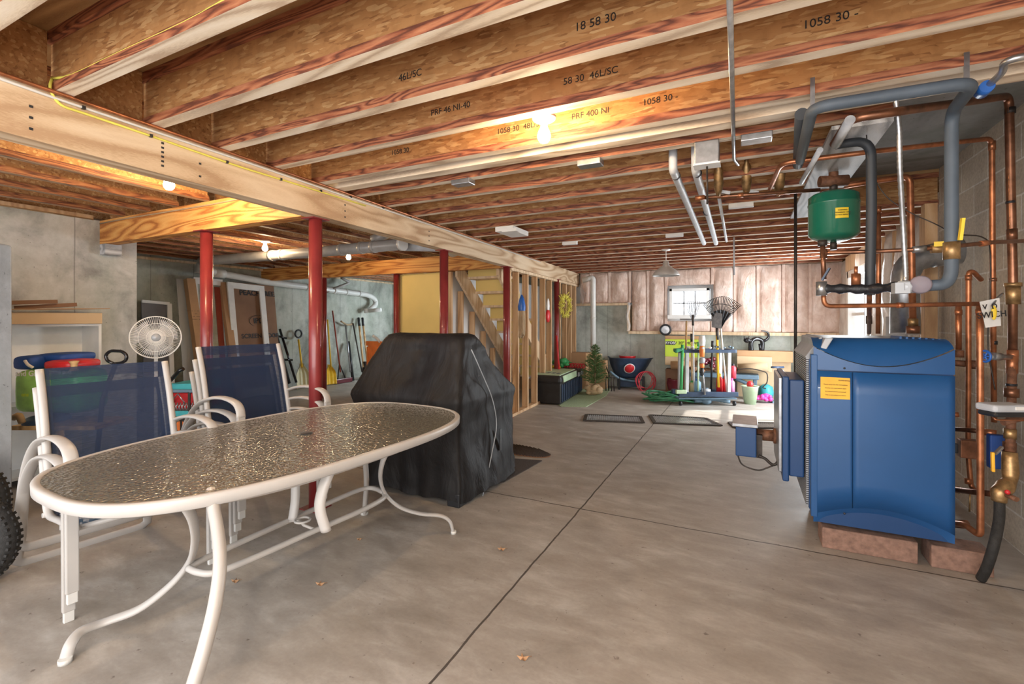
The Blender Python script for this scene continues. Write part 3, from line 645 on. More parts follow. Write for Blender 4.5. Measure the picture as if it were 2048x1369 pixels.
# front frame (narrow blue upright), slatted grille strip and bevelled top
m = MB(); m.box(BX0-0.012, BX0+0.02, BY0-0.004, BY0+0.06, BZ0+0.03, 1.12); m.build('front_frame', 'boiler_blue', bo, bevel=0.004)
m = MB(); m.prism([(BX0-0.004, BY0+0.02, 1.06), (BX0+0.06, BY0+0.02, BZ1), (BX0+0.10, BY0+0.02, BZ1), (BX0+0.02, BY0+0.02, 1.06)], (0, BY1-BY0-0.02, 0)); m.prism([(BX0-0.035, BY0+0.06, 1.10), (BX0+0.045, BY0+0.10, BZ1+0.004), (BX0+0.06, BY0+0.10, BZ1+0.004), (BX0-0.01, BY0+0.06, 1.08)], (0, BY1-BY0-0.06, 0))
m.build('front_crown', 'boiler_grey', bo, bevel=0.004)
m = MB()
for i in range(72): z = 0.22+i*0.0122; m.box(BX0-0.028, BX0-0.004, BY0+0.07, BY1-0.02, z, z+0.0065)
m.build('front_grille', 'boiler_grey', bo)
m = MB(); m.box(BX0-0.016, BX0+0.01, BY0+0.05, BY1-0.01, 0.21, 1.09); m.build('front_panel', 'boiler_blue_dark', bo)
# burner door with tray
m = MB(); dx0, dx1, dy0, dy1, dz0, dz1 = 0.215, 0.33, 3.30, 3.84, 0.335, 0.975
m.box(dx0, dx0+0.035, dy0, dy1, dz0, dz1); m.box(dx0+0.035, dx1, dy0+0.02, dy1-0.02, dz0+0.03, dz1-0.02); m.build('burner_door', 'boiler_blue_dark', bo, bevel=0.008)
m = MB(); m.box(dx0-0.02, dx0-0.001, dy0+0.02, dy1-0.02, dz0+0.05, dz1-0.01); m.build('door_casting', 'steel', bo, bevel=0.004)
br = MB(); bq0 = Yp(1471, 912, 3.46); bq1 = Yp(1513, 855, 3.46)
br.box(bq0.x, bq1.x, 3.46, 3.74, bq0.z, bq1.z-0.005); bb = br.build('burner_housing', 'boiler_blue_dark', bo, bevel=0.006)
m = MB(); m.box(bq0.x-0.02, bq1.x+0.01, 3.44, 3.76, bq1.z-0.005, bq1.z+0.018); m.build('burner_lid', 'steel', bb, bevel=0.004)
t0, t1 = Yp(1513, 869, 3.58), Yp(1556, 869, 3.58); t1.x = dx0-0.015; t1.z = t0.z
m = MB(); m.cyl(t0, t1, 0.038, 20); m.cyl(t1-Vector((0.02, 0, 0)), t1, 0.05, 20); m.build('burner_tube', 'rust', bo)
m = MB(); m.box(bq1.x, bq1.x+0.035, 3.5, 3.7, bq0.z-0.01, bq1.z-0.06); m.build('burner_flange', 'iron', bo)
m = MB(); m.tube(bez([Yp(1475, 910, 3.5), Yp(1485, 930, 3.5), Yp(1515, 941, 3.5), Yp(1535, 936, 3.5), Yp(1550, 930, 3.5)]), 0.005, 8)
m.tube(bez([Yp(1517, 912, 3.5), Yp(1530, 918, 3.5), Yp(1545, 930, 3.5), Yp(1555, 925, 3.5), Yp(1559, 905, 3.5), Yp(1560, 885, 3.5)]), 0.009, 8); m.build('burner_cable', 'iron', bo)
q = Yp(1671, 777, BY0-0.017); lb = MB(); lb.add([Yp(1641, 754, BY0-0.015)+Vector((0, 0, 0)), Yp(1700, 757, BY0-0.019), Yp(1700, 800, BY0-0.019), Yp(1641, 797, BY0-0.015)], [(0, 1, 2, 3)])
lab = lb.build('instruction_label', 'orange_label', bo); lab['label'] = 'orange instruction label'
yl = BY0-0.0215
text('WARNING', 0.011, Yp(1688, 762, yl), (1, 0, 0), (0, 0, 1), 'ink', lab, 'printed_line')
for j, s_ in enumerate(('Please carry out the instructions', 'exactly and read before start', 'by trained service personnel', 'This is not subject to return')):
    text(s_, 0.0085, Yp(1671, 770+j*7, yl), (1, 0, 0), (0, 0, 1), 'ink', lab, 'printed_line')
for (x0, x1, nm, lbx) in ((0.41, 0.845, 'front', 'long clay block under the left front edge of the blue boiler'), (0.90, 1.15, 'rear', 'short clay block under the right front edge of the blue boiler')):
    tag(MB().box(x0, x1, 3.236, 3.40, 0.0, 0.118).build('clay_block', 'brick', bevel=0.006), lbx, 'block')
tag(MB().box(0.42, 1.0, 3.70, 3.88, 0.0, 0.118).build('clay_block', 'brick', bevel=0.006), 'clay block under the rear edge of the blue boiler', 'block')

# ================================================================== EXPANSION TANK
tc = W(1667, 432, 2.9); R_ = 0.134
et = thing('expansion_tank', (tc.x, tc.y, tc.z-0.16), 'dark green expansion tank with a yellow label hanging above the boiler', 'tank')
prof = [(0.0, -0.165), (0.04, -0.163), (0.085, -0.152), (0.116, -0.136), (R_, -0.118), (R_, 0.062), (R_+0.003, 0.066), (R_+0.003, 0.074), (R_, 0.078), (R_-0.001, 0.118), (0.114, 0.134), (0.08, 0.146), (0.04, 0.156), (0, 0.158)]
MB().lathe(tc, prof, 40).build('vessel', 'green_tank', et)
m = MB(); m.cyl(tc+Vector((0, 0, 0.15)), tc+Vector((0, 0, 0.20)), 0.022); m.cyl(tc+Vector((0, 0, -0.21)), tc+Vector((0, 0, -0.155)), 0.018); m.build('nipple', 'iron', et)
aw = math.atan2(-tc.y, -tc.x)+0.22
m = MB(); vs = []
for j in range(7):
    for zz in (-0.040, 0.022):
        a_ = aw+(j-3)*0.085+0.10; vs.append(tc+Vector((math.cos(a_)*(R_+0.0015), math.sin(a_)*(R_+0.0015), zz)))
m.add(vs, [(2*j, 2*j+2, 2*j+3, 2*j+1) for j in range(6)]); lb = m.build('warning_label', 'yellow', et)
a_ = aw+0.10; rad = Vector((math.cos(a_), math.sin(a_), 0))
for j, s_ in enumerate(('WARNING', 'EXPANSION TANK', 'DO NOT REMOVE')):
    text(s_, 0.010, tc+rad*(R_+0.006)+Vector((0, 0, 0.006-j*0.014)), Vector((-rad.y, rad.x, 0)), (0, 0, 1), 'ink', lb, 'printed_line')
m = MB(); q = tc+Vector((0, 0, 0.215)); m.cyl(q+Vector((-0.075, -0.02, 0)), q+Vector((0.075, 0.02, 0)), 0.034, 18); m.cyl(q, q+Vector((0, 0, 0.10)), 0.026)
tag(m.build('air_separator', 'rust'), 'dark rusty air separator right on top of the green tank', 'fitting')

# ================================================================== PIPES
def pipe(pts, r, mat, label, name='copper_pipe', cat='pipe', fil=0.05, fit=(), n=14, group=None):
    P = fillet(pts, fil) if fil else [Vector(p) for p in pts]; r = r*0.82
    if not fit:
        o = MB().tube(P, r, n).build(name, mat); return tag(o, label, cat, group)
    c = Vector(pts[0]); t = thing(name, (c.x, c.y, min(Vector(p).z for p in pts)), label, cat, group)
    MB().tube(P, r, n).build('tube', mat, t)
    for (p, d, rr, ln, mt) in fit:
        p = Vector(p); d = Vector(d).normalized(); MB().cyl(p-d*ln/2, p+d*ln/2, rr*0.82, 16).build('coupling', mt, t)
    return t
UP = (0, 0, 1)
# big foam covered heating main
p = [Zp(1600, 322, 2.17), Zp(1625, 215, 2.155), Zp(1950, 164, 2.155), Zp(1903, 226, 2.155)]
v1 = Vector(p[3]); v2 = W(1908, 560, 1.93); v2.x = v1.x; v2.y = v1.y; v2.z = W(1905, 569, v1.x*FX+v1.y*FY).z
DV = v1.x*FX+v1.y*FY
v3 = W(1852, 572, DV+0.03)
mnp = thing('insulated_pipe', (v1.x, v1.y, v3.z), 'thick grey foam covered pipe looping under the joists and down before the block wall', 'pipe')
MB().tube(fillet([p[0], p[1], p[2], v1, v2, v3], 0.07, 8), 0.0225, 18).build('foam_sleeve', 'foam_blue', mnp)
MB().cyl(v2+Vector((0, 0, 0.17)), v2+Vector((0, 0, 0.10)), 0.027, 18).build('valve_body', 'brass', mnp)
m = MB(); q = v2+Vector((0.012, -0.045, 0.17)); m.bar(q, q+Vector((0.006, -0.008, 0.085)), 0.020, 0.010); m.build('valve_handle', 'yellow', mnp)
for q in (Zp(1625, 210, 2.19), Zp(1933, 165, 2.19)):
    tag(MB().box(q.x-0.008, q.x+0.008, q.y-0.003, q.y+0.003, 2.17, 2.30).build('hanger_strap', 'steel'), 'perforated steel strap hanging the foam covered pipe, %s' % ('left one' if q.x < 0.5 else 'right one'), 'strap')
M['cap'] = plain('mauve_grey_cap', (0.20, 0.17, 0.20), 0.6); M_CAP = 'cap'
# circulator with round cap, black wrapped pipe, valves
c = W(1841, 570, DV+0.04)
pu = thing('circulator_valve', (c.x, c.y, c.z-0.05), 'zone valve with a large round mauve-grey cap, joined to the black wrapped pipe', 'valve')
ax = -Vector((ray(1841, 570).x, ray(1841, 570).y, 0.05)).normalized()
MB().lathe(c, [(0, 0.030), (0.031, 0.030), (0.035, 0.026), (0.037, 0.018), (0.037, -0.02), (0.03, -0.03), (0, -0.03)], 28, ax).build('round_cap', M_CAP, pu)
m = MB(); m.cyl(W(1800, 575, DV+0.06), W(1852, 573, DV+0.06), 0.026); m.box(c.x-0.09, c.x-0.04, c.y-0.03, c.y+0.03, c.z-0.035, c.z+0.01); m.build('valve_body', 'boiler_grey', pu)
wp = [W(1643, 578, 2.36), W(1690, 578, 2.33), W(1745, 578, 2.27), W(1800, 574, 2.15)]
t = thing('wrapped_pipe', wp[1], 'lumpy black tape wrapped horizontal pipe left of the round cap', 'pipe')
MB().tube(bez(wp, 5), [0.022+0.005*math.sin(i*1.9) for i in range(16)], 14).build('tape_wrap', 'tape', t)
q = W(1712, 562, 2.31); m = MB(); m.cyl(q-Vector((0, 0, 0.02)), q+Vector((0, 0, 0.035)), 0.02); m.cyl(q+Vector((0, 0, 0.03)), q+Vector((0, 0, 0.07)), 0.008); m.build('relief_fitting', 'copper', t)
m = MB(); q = wp[0]; m.cyl(q-Vector((0, 0, 0.035)), q+Vector((0, 0, 0.035)), 0.024); m.build('end_tee', 'steel', t)
m = MB(); m.bar(q+Vector((0.0, -0.02, 0.04)), q+Vector((0.03, -0.03, 0.10)), 0.022, 0.008); m.build('valve_handle', 'navy', t)
# drop from the tank, tee, brass run to the right
q0 = W(1645, 487, 2.42); q1 = W(1647, 508, 2.42); q2 = W(1648, 560, 2.40); q3 = W(1650, 613, 2.38)
pipe([q0, q2], 0.014, 'copper_dark', 'short dark copper drop below the green tank', fil=0, fit=[(q0, UP, 0.026, 0.03, 'iron'), (q1, UP, 0.02, 0.05, 'copper_dark')])
pipe([W(1648, 506, 2.42), W(1760, 503, 2.34), W(1838, 499, 2.26), W(1905, 493, 2.22), W(1985, 485, 2.3), W(2075, 481, 2.45)], 0.0125, 'copper_dark', 'dark brass coloured pipe running right from below the tank', fil=0.02,
     fit=[(W(1838, 499, 2.26), W(1905, 493, 2.22)-W(1838, 499, 2.26), 0.02, 0.05, 'steel'), (W(1968, 487, 2.28), W(1985, 485, 2.3)-W(1905, 493, 2.22), 0.017, 0.05, 'copper')])
t = thing('ball_valve', W(1880, 492, 2.2), 'small ball valve with a flat yellow lever beside the thick foam pipe', 'valve')
m = MB(); m.bar(W(1868, 489, 2.19), W(1902, 487, 2.15), 0.012, 0.022); m.build('lever', 'yellow', t); MB().cyl(W(1862, 499, 2.24), W(1888, 497, 2.22), 0.02).build('valve_body', 'brass', t)
pipe([W(1647, 585, 2.38), W(1648, 613, 2.38), W(1800, 611, 2.32), W(1962, 608, 2.40)], 0.0135, 'copper', 'horizontal copper pipe crossing just above the boiler', fil=0.035, fit=[(W(1800, 611, 2.32), W(1962, 608, 2.4)-W(1650, 611, 2.38), 0.017, 0.03, 'copper')])
# flexible conduit
cp = [W(1791, 195, 2.0), W(1798, 260, 2.02), W(1800, 340, 2.05), W(1806, 450, 2.1), W(1811, 540, 2.12), W(1811, 562, 2.12)]
P = bez(cp, 16); tag(MB().tube(P, [0.0095+(0.002 if i % 2 else 0) for i in range(len(P))], 12).build('flexible_conduit', 'steel'), 'ribbed silver flexible conduit dropping to the round-capped valve', 'conduit')
# copper lines
pipe([Zp(1540, 378, 2.16), Zp(1560, 332, 2.17), Zp(1573, 325, 2.17), Zp(1740, 304, 2.17), W(1984, 277, 2.62), W(1985, 480, 2.62), W(1988, 845, 2.62)], 0.016, 'copper', 'bright copper pipe running high to the right, then down the block wall behind the tag',
     fil=0.05, fit=[(W(1984, 292, 2.62), UP, 0.020, 0.05, 'copper'), (W(1986, 560, 2.62), UP, 0.02, 0.02, 'copper_dark'), (W(1988, 686, 2.62), UP, 0.0185, 0.02, 'tape')])
pipe([Zp(1668, 288, 2.19), Zp(1700, 238, 2.19), Zp(1790, 224, 2.19), W(2018, 192, 2.45), W(2022, 400, 2.45), W(2026, 560, 2.45), W(2025, 720, 2.45)], 0.023, 'copper_dark', 'stout dark copper pipe at the far right, elbowing down along the block wall',
     fil=0.06, fit=[(W(2020, 222, 2.45), UP, 0.027, 0.03, 'iron'), (W(2021, 405, 2.45), UP, 0.0235, 0.012, 'tape'), (W(2024, 470, 2.45), UP, 0.026, 0.06, 'copper_dark'), (W(2026, 590, 2.45), UP, 0.036, 0.10, 'brass'), (W(2026, 570, 2.45), UP, 0.042, 0.02, 'brass'), (W(2025, 712, 2.45), UP, 0.028, 0.06, 'copper')])
pipe([W(1640, 380, 3.3), W(1735, 364, 3.2), W(1820, 352, 3.15), W(1823, 500, 3.15), W(1826, 664, 3.15)], 0.024, 'copper', 'thick copper pipe dropping into a brass collar on the boiler top',
     fil=0.05, fit=[(W(1826, 645, 3.15), UP, 0.034, 0.05, 'brass'), (W(1826, 660, 3.15), UP, 0.045, 0.05, 'copper_dark')])
pipe([W(1757, 415, 3.2), W(1757, 540, 3.2), W(1756, 668, 3.2)], 0.017, 'copper', 'copper riser just right of the long black foam pipe', fil=0, fit=[(W(1757, 420, 3.2), UP, 0.021, 0.04, 'copper')])
pipe([W(1672, 290, 2.34), W(1742, 280, 2.30), W(1743, 420, 2.31), W(1740, 560, 2.31), W(1739, 590, 2.31)], 0.0265, 'foam', 'long black foam covered pipe right of the green tank', 'insulated_pipe', fil=0.08)
pipe([W(1739, 590, 2.33), W(1738, 666, 2.9)], 0.014, 'copper_dark', 'thin dark riser below the long black foam pipe', fil=0, fit=[(W(1738, 640, 2.88), UP, 0.02, 0.05, 'iron')])
pipe([W(1962, 560, 2.66), W(1945, 543, 2.62), W(1937, 545, 2.62), W(1937, 700, 2.64), W(1936, 905, 2.7), W(1942, 975, 2.7), W(1955, 985, 2.66)], 0.0155, 'copper', 'copper pipe with a top elbow behind the boiler, left of the paper tag', fil=0.03, fit=[(W(1937, 556, 2.62), UP, 0.019, 0.03, 'copper'), (W(1936, 963, 2.7), UP, 0.019, 0.03, 'copper')])
pipe([W(1917, 612, 2.7), W(1917, 700, 2.7)], 0.0175, 'copper', 'short copper drop under the horizontal pipe, nearest the boiler edge', fil=0, fit=[(W(1917, 625, 2.7), UP, 0.021, 0.03, 'copper'), (W(1917, 708, 2.7), UP, 0.03, 0.04, 'rust')])
pipe([W(1900, 726, 2.72), W(1960, 730, 2.66)], 0.022, 'rust', 'rusty cross pipe at the boiler shoulder', fil=0, fit=[(W(1951, 730, 2.67), W(1960, 730, 2.66)-W(1900, 726, 2.72), 0.03, 0.05, 'rust')], name='iron_pipe')
pipe([W(1960, 608, 2.42), W(1960, 700, 2.42), W(1961, 1074, 2.42), W(1930, 1050, 2.5), W(1905, 1047, 2.6)], 0.0185, 'copper', 'long copper pipe from the horizontal run to an elbow near the floor', fil=0.03, fit=[(W(1960, 625, 2.42), UP, 0.022, 0.03, 'copper')])
pipe([W(1898, 1047, 2.68), W(1935, 1050, 2.6)], 0.028, 'rust', 'rusty pipe stub at the foot of the boiler', fil=0, name='iron_pipe')
pipe([W(1898, 858, 2.72), W(1950, 862, 2.6), W(1985, 868, 2.55)], 0.0155, 'copper_dark', 'copper cross pipe at mid height behind the boiler edge', fil=0, fit=[(W(1980, 866, 2.56), (1, -.4, 0), 0.022, 0.05, 'copper')])
pipe([W(1898, 830, 2.75), W(1918, 830, 2.72)], 0.018, 'copper', 'short copper stub above the mid height cross pipe', fil=0)
pipe([W(1898, 978, 2.72), W(1940, 984, 2.6), W(2000, 990, 2.35)], 0.0185, 'copper_dark', 'copper pipe from the boiler to the brass drain valve', fil=0, fit=[(W(1910, 979, 2.7), (1, -.5, 0), 0.024, 0.04, 'brass')])
pipe([W(1940, 985, 2.62), W(1939, 1024, 2.62)], 0.005, 'brass', 'thin little brass drip line beside the long copper pipe', fil=0)
t = thing('relay_box', W(1938, 900, 2.62), 'dark brown metal control box clamped to the pipes behind the boiler', 'box')
q = W(1938, 898, 2.62); MB().box(q.x-0.045, q.x+0.045, q.y-0.03, q.y+0.03, q.z-0.05, q.z+0.05).build('housing', 'copper_dark', t, bevel=0.004)
MB().box(q.x-0.09, q.x-0.05, q.y-0.02, q.y+0.02, q.z-0.03, q.z+0.025).build('motor', 'black', t, bevel=0.006)
# far right stack: valve, gauge box, brass drain, black hose
pipe([W(2024, 722, 2.44), W(2022, 835, 2.42), W(2020, 905, 2.38)], 0.0235, 'rust', 'mottled brown vertical pipe at the far right behind the grey sensor case', fil=0, name='iron_pipe',
     fit=[(W(2024, 730, 2.44), UP, 0.028, 0.09, 'copper'), (W(2023, 770, 2.43), UP, 0.027, 0.012, 'tape'), (W(2023, 786, 2.43), UP, 0.036, 0.045, 'copper_dark'), (W(2020, 868, 2.4), UP, 0.03, 0.05, 'brass'), (W(2019, 895, 2.4), UP, 0.032, 0.05, 'copper_dark')])
t = thing('gate_valve', W(1985, 714, 2.4), 'gate valve with a small blue handwheel before the block wall', 'valve')
MB().cyl(W(1974, 714, 2.4), W(2024, 715, 2.44), 0.014).build('valve_body', 'steel', t)
MB().cyl(W(1984, 713, 2.4), W(2000, 714, 2.41), 0.02).build('bonnet', 'steel', t)
c = W(1970, 713, 2.4); axd = (W(1990, 713, 2.4)-c).normalized(); s1 = axd.cross(Vector((0, 0, 1))).normalized(); m = MB()
m.tube([c+(s1*math.cos(a)+Vector((0, 0, 1))*math.sin(a))*0.028 for a in [k*math.pi/12 for k in range(24)]], 0.006, 8, closed=True)
for k in range(3): a = k*math.pi/3; dv = (s1*math.cos(a)+Vector((0, 0, 1))*math.sin(a))*0.028; m.tube([c-dv, c+dv], 0.004, 6)
m.build('handwheel', 'blue', t)
t = thing('sensor_case', W(2003, 828, 2.2), 'light grey plastic sensor case with a slanted lid on the pipes at right edge', 'case')
q = W(2005, 815, 2.2)
rx_, ry_ = Vector((RX, RY, 0)), Vector((FX, FY, 0)); R3 = Matrix((rx_, ry_, Vector((0, 0, 1)))).transposed()
MB().cbox(q, (0.17, 0.10, 0.035), R3).build('lid', 'grey_fabric', t, bevel=0.012)
MB().cbox(q-Vector((0, 0, 0.028)), (0.155, 0.09, 0.025), R3).build('base', 'black', t, bevel=0.01)
MB().cbox(q+ry_*-0.052+rx_*0.03+Vector((0, 0, 0.003)), (0.05, 0.004, 0.016), R3).build('latch', 'white', t, bevel=0.002)
pipe([W(1984, 829, 2.22), W(1990, 840, 2.2), W(2060, 842, 2.2)], 0.0045, 'copper', 'thin copper tube below the grey sensor case', fil=0.01)
pipe([W(2006, 846, 2.25), W(2060, 832, 2.25)], 0.018, 'rust', 'rusty horizontal pipe leaving to the right under the grey case', fil=0, name='iron_pipe')
dv_ = thing('drain_valve', W(2003, 1000, 2.3), 'corroded brass drain valve with orange handle feeding the black hose', 'valve')
MB().tube(bez([W(2019, 905, 2.38), W(2020, 955, 2.36), W(2010, 975, 2.34), W(2000, 985, 2.33), W(1998, 1003, 2.33)], 4), [0.030, 0.031, 0.032, 0.033, 0.031, 0.029, 0.032, 0.036, 0.038, 0.036, 0.034, 0.034, 0.036, 0.034, 0.032, 0.030, 0.03], 14).build('valve_body', 'brass', dv_)
MB().bar(W(2004, 895, 2.3), W(1990, 908, 2.28), 0.012, 0.012).build('lever_arm', 'steel', dv_)
MB().bar(W(1985, 905, 2.28), W(1986, 944, 2.28), 0.018, 0.012).build('lever_handle', 'orange_label', dv_, bevel=0.003)
MB().cyl(W(2012, 990, 2.3), W(2034, 1000, 2.25), 0.012).build('spout', 'rust', dv_)
MB().sphere(W(2015, 985, 2.28), 0.012, 8).build('red_knob', 'red', dv_)
t = MB().box(*sorted((W(1983, 870, 2.5).x, W(2014, 870, 2.5).x)), W(1998, 870, 2.5).y, W(1998, 870, 2.5).y+0.05, W(2000, 940, 2.5).z, W(2000, 872, 2.5).z).build('folded_bag', 'cool_blue', bevel=0.008)
tag(t, 'folded blue and white bag tucked behind the drain valve', 'bag')
fz = Zp(1962, 1163, 0.012)
tag(MB().tube(bez([W(1999, 1000, 2.33), W(1998, 1040, 2.3), W(1988, 1090, 2.26), W(1974, 1135, 2.3), fz+Vector((0, 0, 0.012))], 8), 0.021, 16).build('drain_hose', 'rubber'), 'thick black rubber hose curving from the drain valve to the floor', 'hose')
# paper tag
pt = thing('paper_tag', W(1985, 628, 2.35), 'white paper tag with black handwriting hanging before the copper pipes', 'tag')
A_ = [W(1959, 604, 2.36), W(1999, 596, 2.36), W(2002, 652, 2.36), W(1971, 656, 2.36)]
m = MB(); m.add(A_, [(0, 1, 2, 3)]); m.build('sheet', 'white', pt, solid=0.0006)
xd = (A_[1]-A_[0]).normalized(); yd = Vector((0, 0, 1))
tb = W(1983, 628, 2.335)
text('V  D', 0.035, W(1980, 614, 2.33), xd, yd, 'ink', pt, 'handwriting', 0.0006); text('SWICH', 0.042, W(1984, 630, 2.33), xd, yd, 'ink', pt, 'handwriting', 0.0006)
m = MB(); m.sphere(W(1988, 626, 2.33), 0.014, 12, (0.8, 0.3, 2.6)); m.build('yellow_mark', 'yellow', pt)
tag(MB().tube(bez([W(2005, 588, 2.4), W(1992, 600, 2.37), W(1985, 612, 2.34)], 4), 0.006, 8).build('lever', 'steel'), 'small bent steel lever holding the paper tag', 'lever')
# hanging leads
tag(MB().tube(bez([W(1733, 270, 2.3), W(1738, 330, 2.3), W(1770, 390, 2.3), W(1820, 425, 2.25), W(1870, 448, 2.2), W(1905, 468, 2.05)], 8), 0.0025, 6).build('sensor_wire', 'iron'), 'thin dark sensor wire swinging from the joists to the foam pipe', 'wire')
tag(MB().tube(bez([W(1922, 470, 2.3), W(1965, 475, 2.4), W(1980, 500, 2.55), W(1980, 600, 2.55), W(1976, 690, 2.55), W(1990, 780, 2.5)], 8), 0.0035, 6).build('sensor_wire', 'iron'), 'thin black lead running down beside the bright copper pipe', 'wire')
# flue: dark elbow and galvanised duct above the boiler
t = thing('flue_pipe', W(1840, 500, 3.45), 'dented galvanised flue elbow behind the pipes above the boiler', 'flue')
P = fillet([W(1810, 668, 3.45), W(1810, 520, 3.5), W(1905, 505, 3.4), W(1925, 503, 3.38)], 0.16, 6)
MB().tube(P, [0.085+(0.004 if i % 3 == 0 else 0) for i in range(len(P))], 22).build('elbow', 'steel', t)
# slim black rod, thin rods
pipe([Zp(1591, 385, 2.24), W(1592, 560, 4.6), Vector((*Zp(1591, 385, 2.24).xy, 0.35))], 0.011, 'iron', 'tall thin black steel rod between floor and joists left of the boiler', 'steel_rod', fil=0) if False else None
q = W(1591, 385, 3.43); pipe([Vector((q.x, q.y, 2.24)), Vector((q.x, q.y, 0.8))], 0.0125, 'iron', 'tall thin black steel rod dropping from the joists left of the boiler', 'steel_rod', fil=0)
a0 = Zp(1459, -20, 2.235); a1 = Zp(1468, 318, 2.235)
pipe([a0, a1, a1+Vector((0.02, 0.12, 0.0))], 0.0115, 'steel', 'long straight bare metal conduit running away under the joists', 'conduit', fil=0.02)
a0 = Zp(1468, 475, 2.24); pipe([a0, a0+Vector((0, 0, -0.42))], 0.011, 'grey_fabric', 'short grey rod hanging from the far joists near the pendant lamp', 'steel_rod', fil=0)
# pale foam heating lines under the ceiling, running away
def run(pts, r, mat, label, ties=()):
    t = thing('insulated_pipe', pts[0], label, 'pipe'); MB().tube(fillet(pts, 0.03), r, 14).build('foam_sleeve', mat, t)
    for (px, py) in ties:
        q = Zp(px, py, pts[-1].z); MB().cyl(q-Vector((0, 0.01, 0)), q+Vector((0, 0.01, 0)), r+0.002, 14).build('tape_ring', 'tape', t)
ztp = 2.19
run([Vector((*Zp(1346, 340, ztp).xy, 2.40)), Zp(1346, 340, ztp), Zp(1408, 487, ztp)], 0.024, 'pale_foam', 'left pale foam covered line running away under the joists', ((1352, 352),))
run([Vector((*Zp(1391, 330, ztp).xy, 2.40)), Zp(1391, 340, ztp), Zp(1432, 487, ztp)], 0.024, 'pale_foam', 'second pale foam covered line, just right of the first', ((1395, 347), (1413, 425)))
run([Zp(1438, 395, ztp), Zp(1453, 483, ztp)], 0.012, 'pale_foam', 'thin pale line running away under the joists, right of the foam pair')
run([Zp(1700, 240, 2.17), Zp(1672, 290, 2.17)], 0.02, 'pale_foam', 'short silvery taped pipe elbow above the green tank')
run([Zp(1640, 300, 2.16), Zp(1603, 365, 2.16)], 0.014, 'pale_foam', 'narrow pale sleeve slanting away left of the green tank')
run([Zp(1603, 228, 2.20), Zp(1596, 330, 2.20)], 0.026, 'foam', 'dark foam stub beside the bend of the thick pipe')
# manifold with zone fittings
ya = Zp(1395, 388, 2.16); yb_ = Zp(1655, 372, 2.16)
pipe([Zp(1391, 397, 2.14), Zp(1640, 380, 2.14)], 0.015, 'copper_dark', 'brown copper manifold crossing below the joists', fil=0, fit=[(Zp(1400, 396, 2.14), (1, 0, 0), 0.02, 0.06, 'copper'), (Zp(1480, 391, 2.14), (1, 0, 0), 0.019, 0.04, 'copper'), (Zp(1560, 386, 2.14), (1, 0, 0), 0.019, 0.04, 'copper')])
for (px, top, bot, w_) in ((1437, 320, 392, 'left'), (1493, 313, 392, 'middle'), (1556, 330, 392, 'right')):
    q = Zp(px, bot, 2.14); u = q+Vector((0, -0.0, 0)); d = q.x*FX+q.y*FY; tpp = W(px+(8 if w_ == 'right' else 0), top, d-0.12)
    t = thing('zone_valve', q, '%s brass air valve of three above the brown manifold' % w_, 'valve', 'brass valves above the manifold')
    MB().tube([q, q+(tpp-q)*0.2, q+(tpp-q)*0.35, q+(tpp-q)*0.75, q+(tpp-q)*0.85, tpp], [0.012, 0.026, 0.030, 0.026, 0.012, 0.012], 16).build('valve_body', 'brass', t)
    MB().bar(q+Vector((0.0, 0, 0.03)), q+Vector((0.07, 0, 0.01)), 0.02, 0.02).build('side_port', 'steel', t)
q = snap(Zp(1417, 340, 2.14)); t = thing('junction_box', q, 'white metal junction box among the pipes under the joists', 'box')
MB().box(q.x-0.06, q.x+0.06, q.y-0.04, q.y+0.04, 2.13, 2.2495).build('box_body', 'steel', t, bevel=0.006); MB().box(q.x-0.065, q.x+0.065, q.y-0.045, q.y+0.045, 2.124, 2.13).build('cover_plate', 'white', t)
MB().cyl((q.x, q.y, 2.124), (q.x, q.y+0.02, 1.93), 0.005).build('drop_wire', 'iron', t)
# short wall pipes and chrome line at top right
pipe([Zp(2070, 108, 2.20), Zp(2008, 122, 2.20), Zp(2006, 145, 2.19), Zp(1966, 180, 2.17)], 0.014, 'steel', 'shiny conduit with two bends at the top right corner', 'conduit', fil=0.03)
tag(MB().cyl(Zp(1975, 172, 2.17), Zp(1962, 186, 2.17), 0.022).build('hose_clamp', 'blue'), 'bright blue clamp on the bend of the thick foam pipe', 'clamp')
q = W(1857, 700, 3.7); tag(MB().box(q.x-0.02, q.x+0.06, 4.78, 4.87, 0, 2.24).build('wall_stud', 'stud', bevel=0.002), 'lone brown timber stud standing behind the boiler by the plastic sheeting', 'stud')
q = W(1793, 640, 4.4); pipe([Vector((q.x, q.y, 1.0)), Vector((q.x, q.y, 1.35))], 0.10, 'pale_foam', 'short pale grey round vessel seen behind the boiler top', 'water_filter', cat='vessel', fil=0)
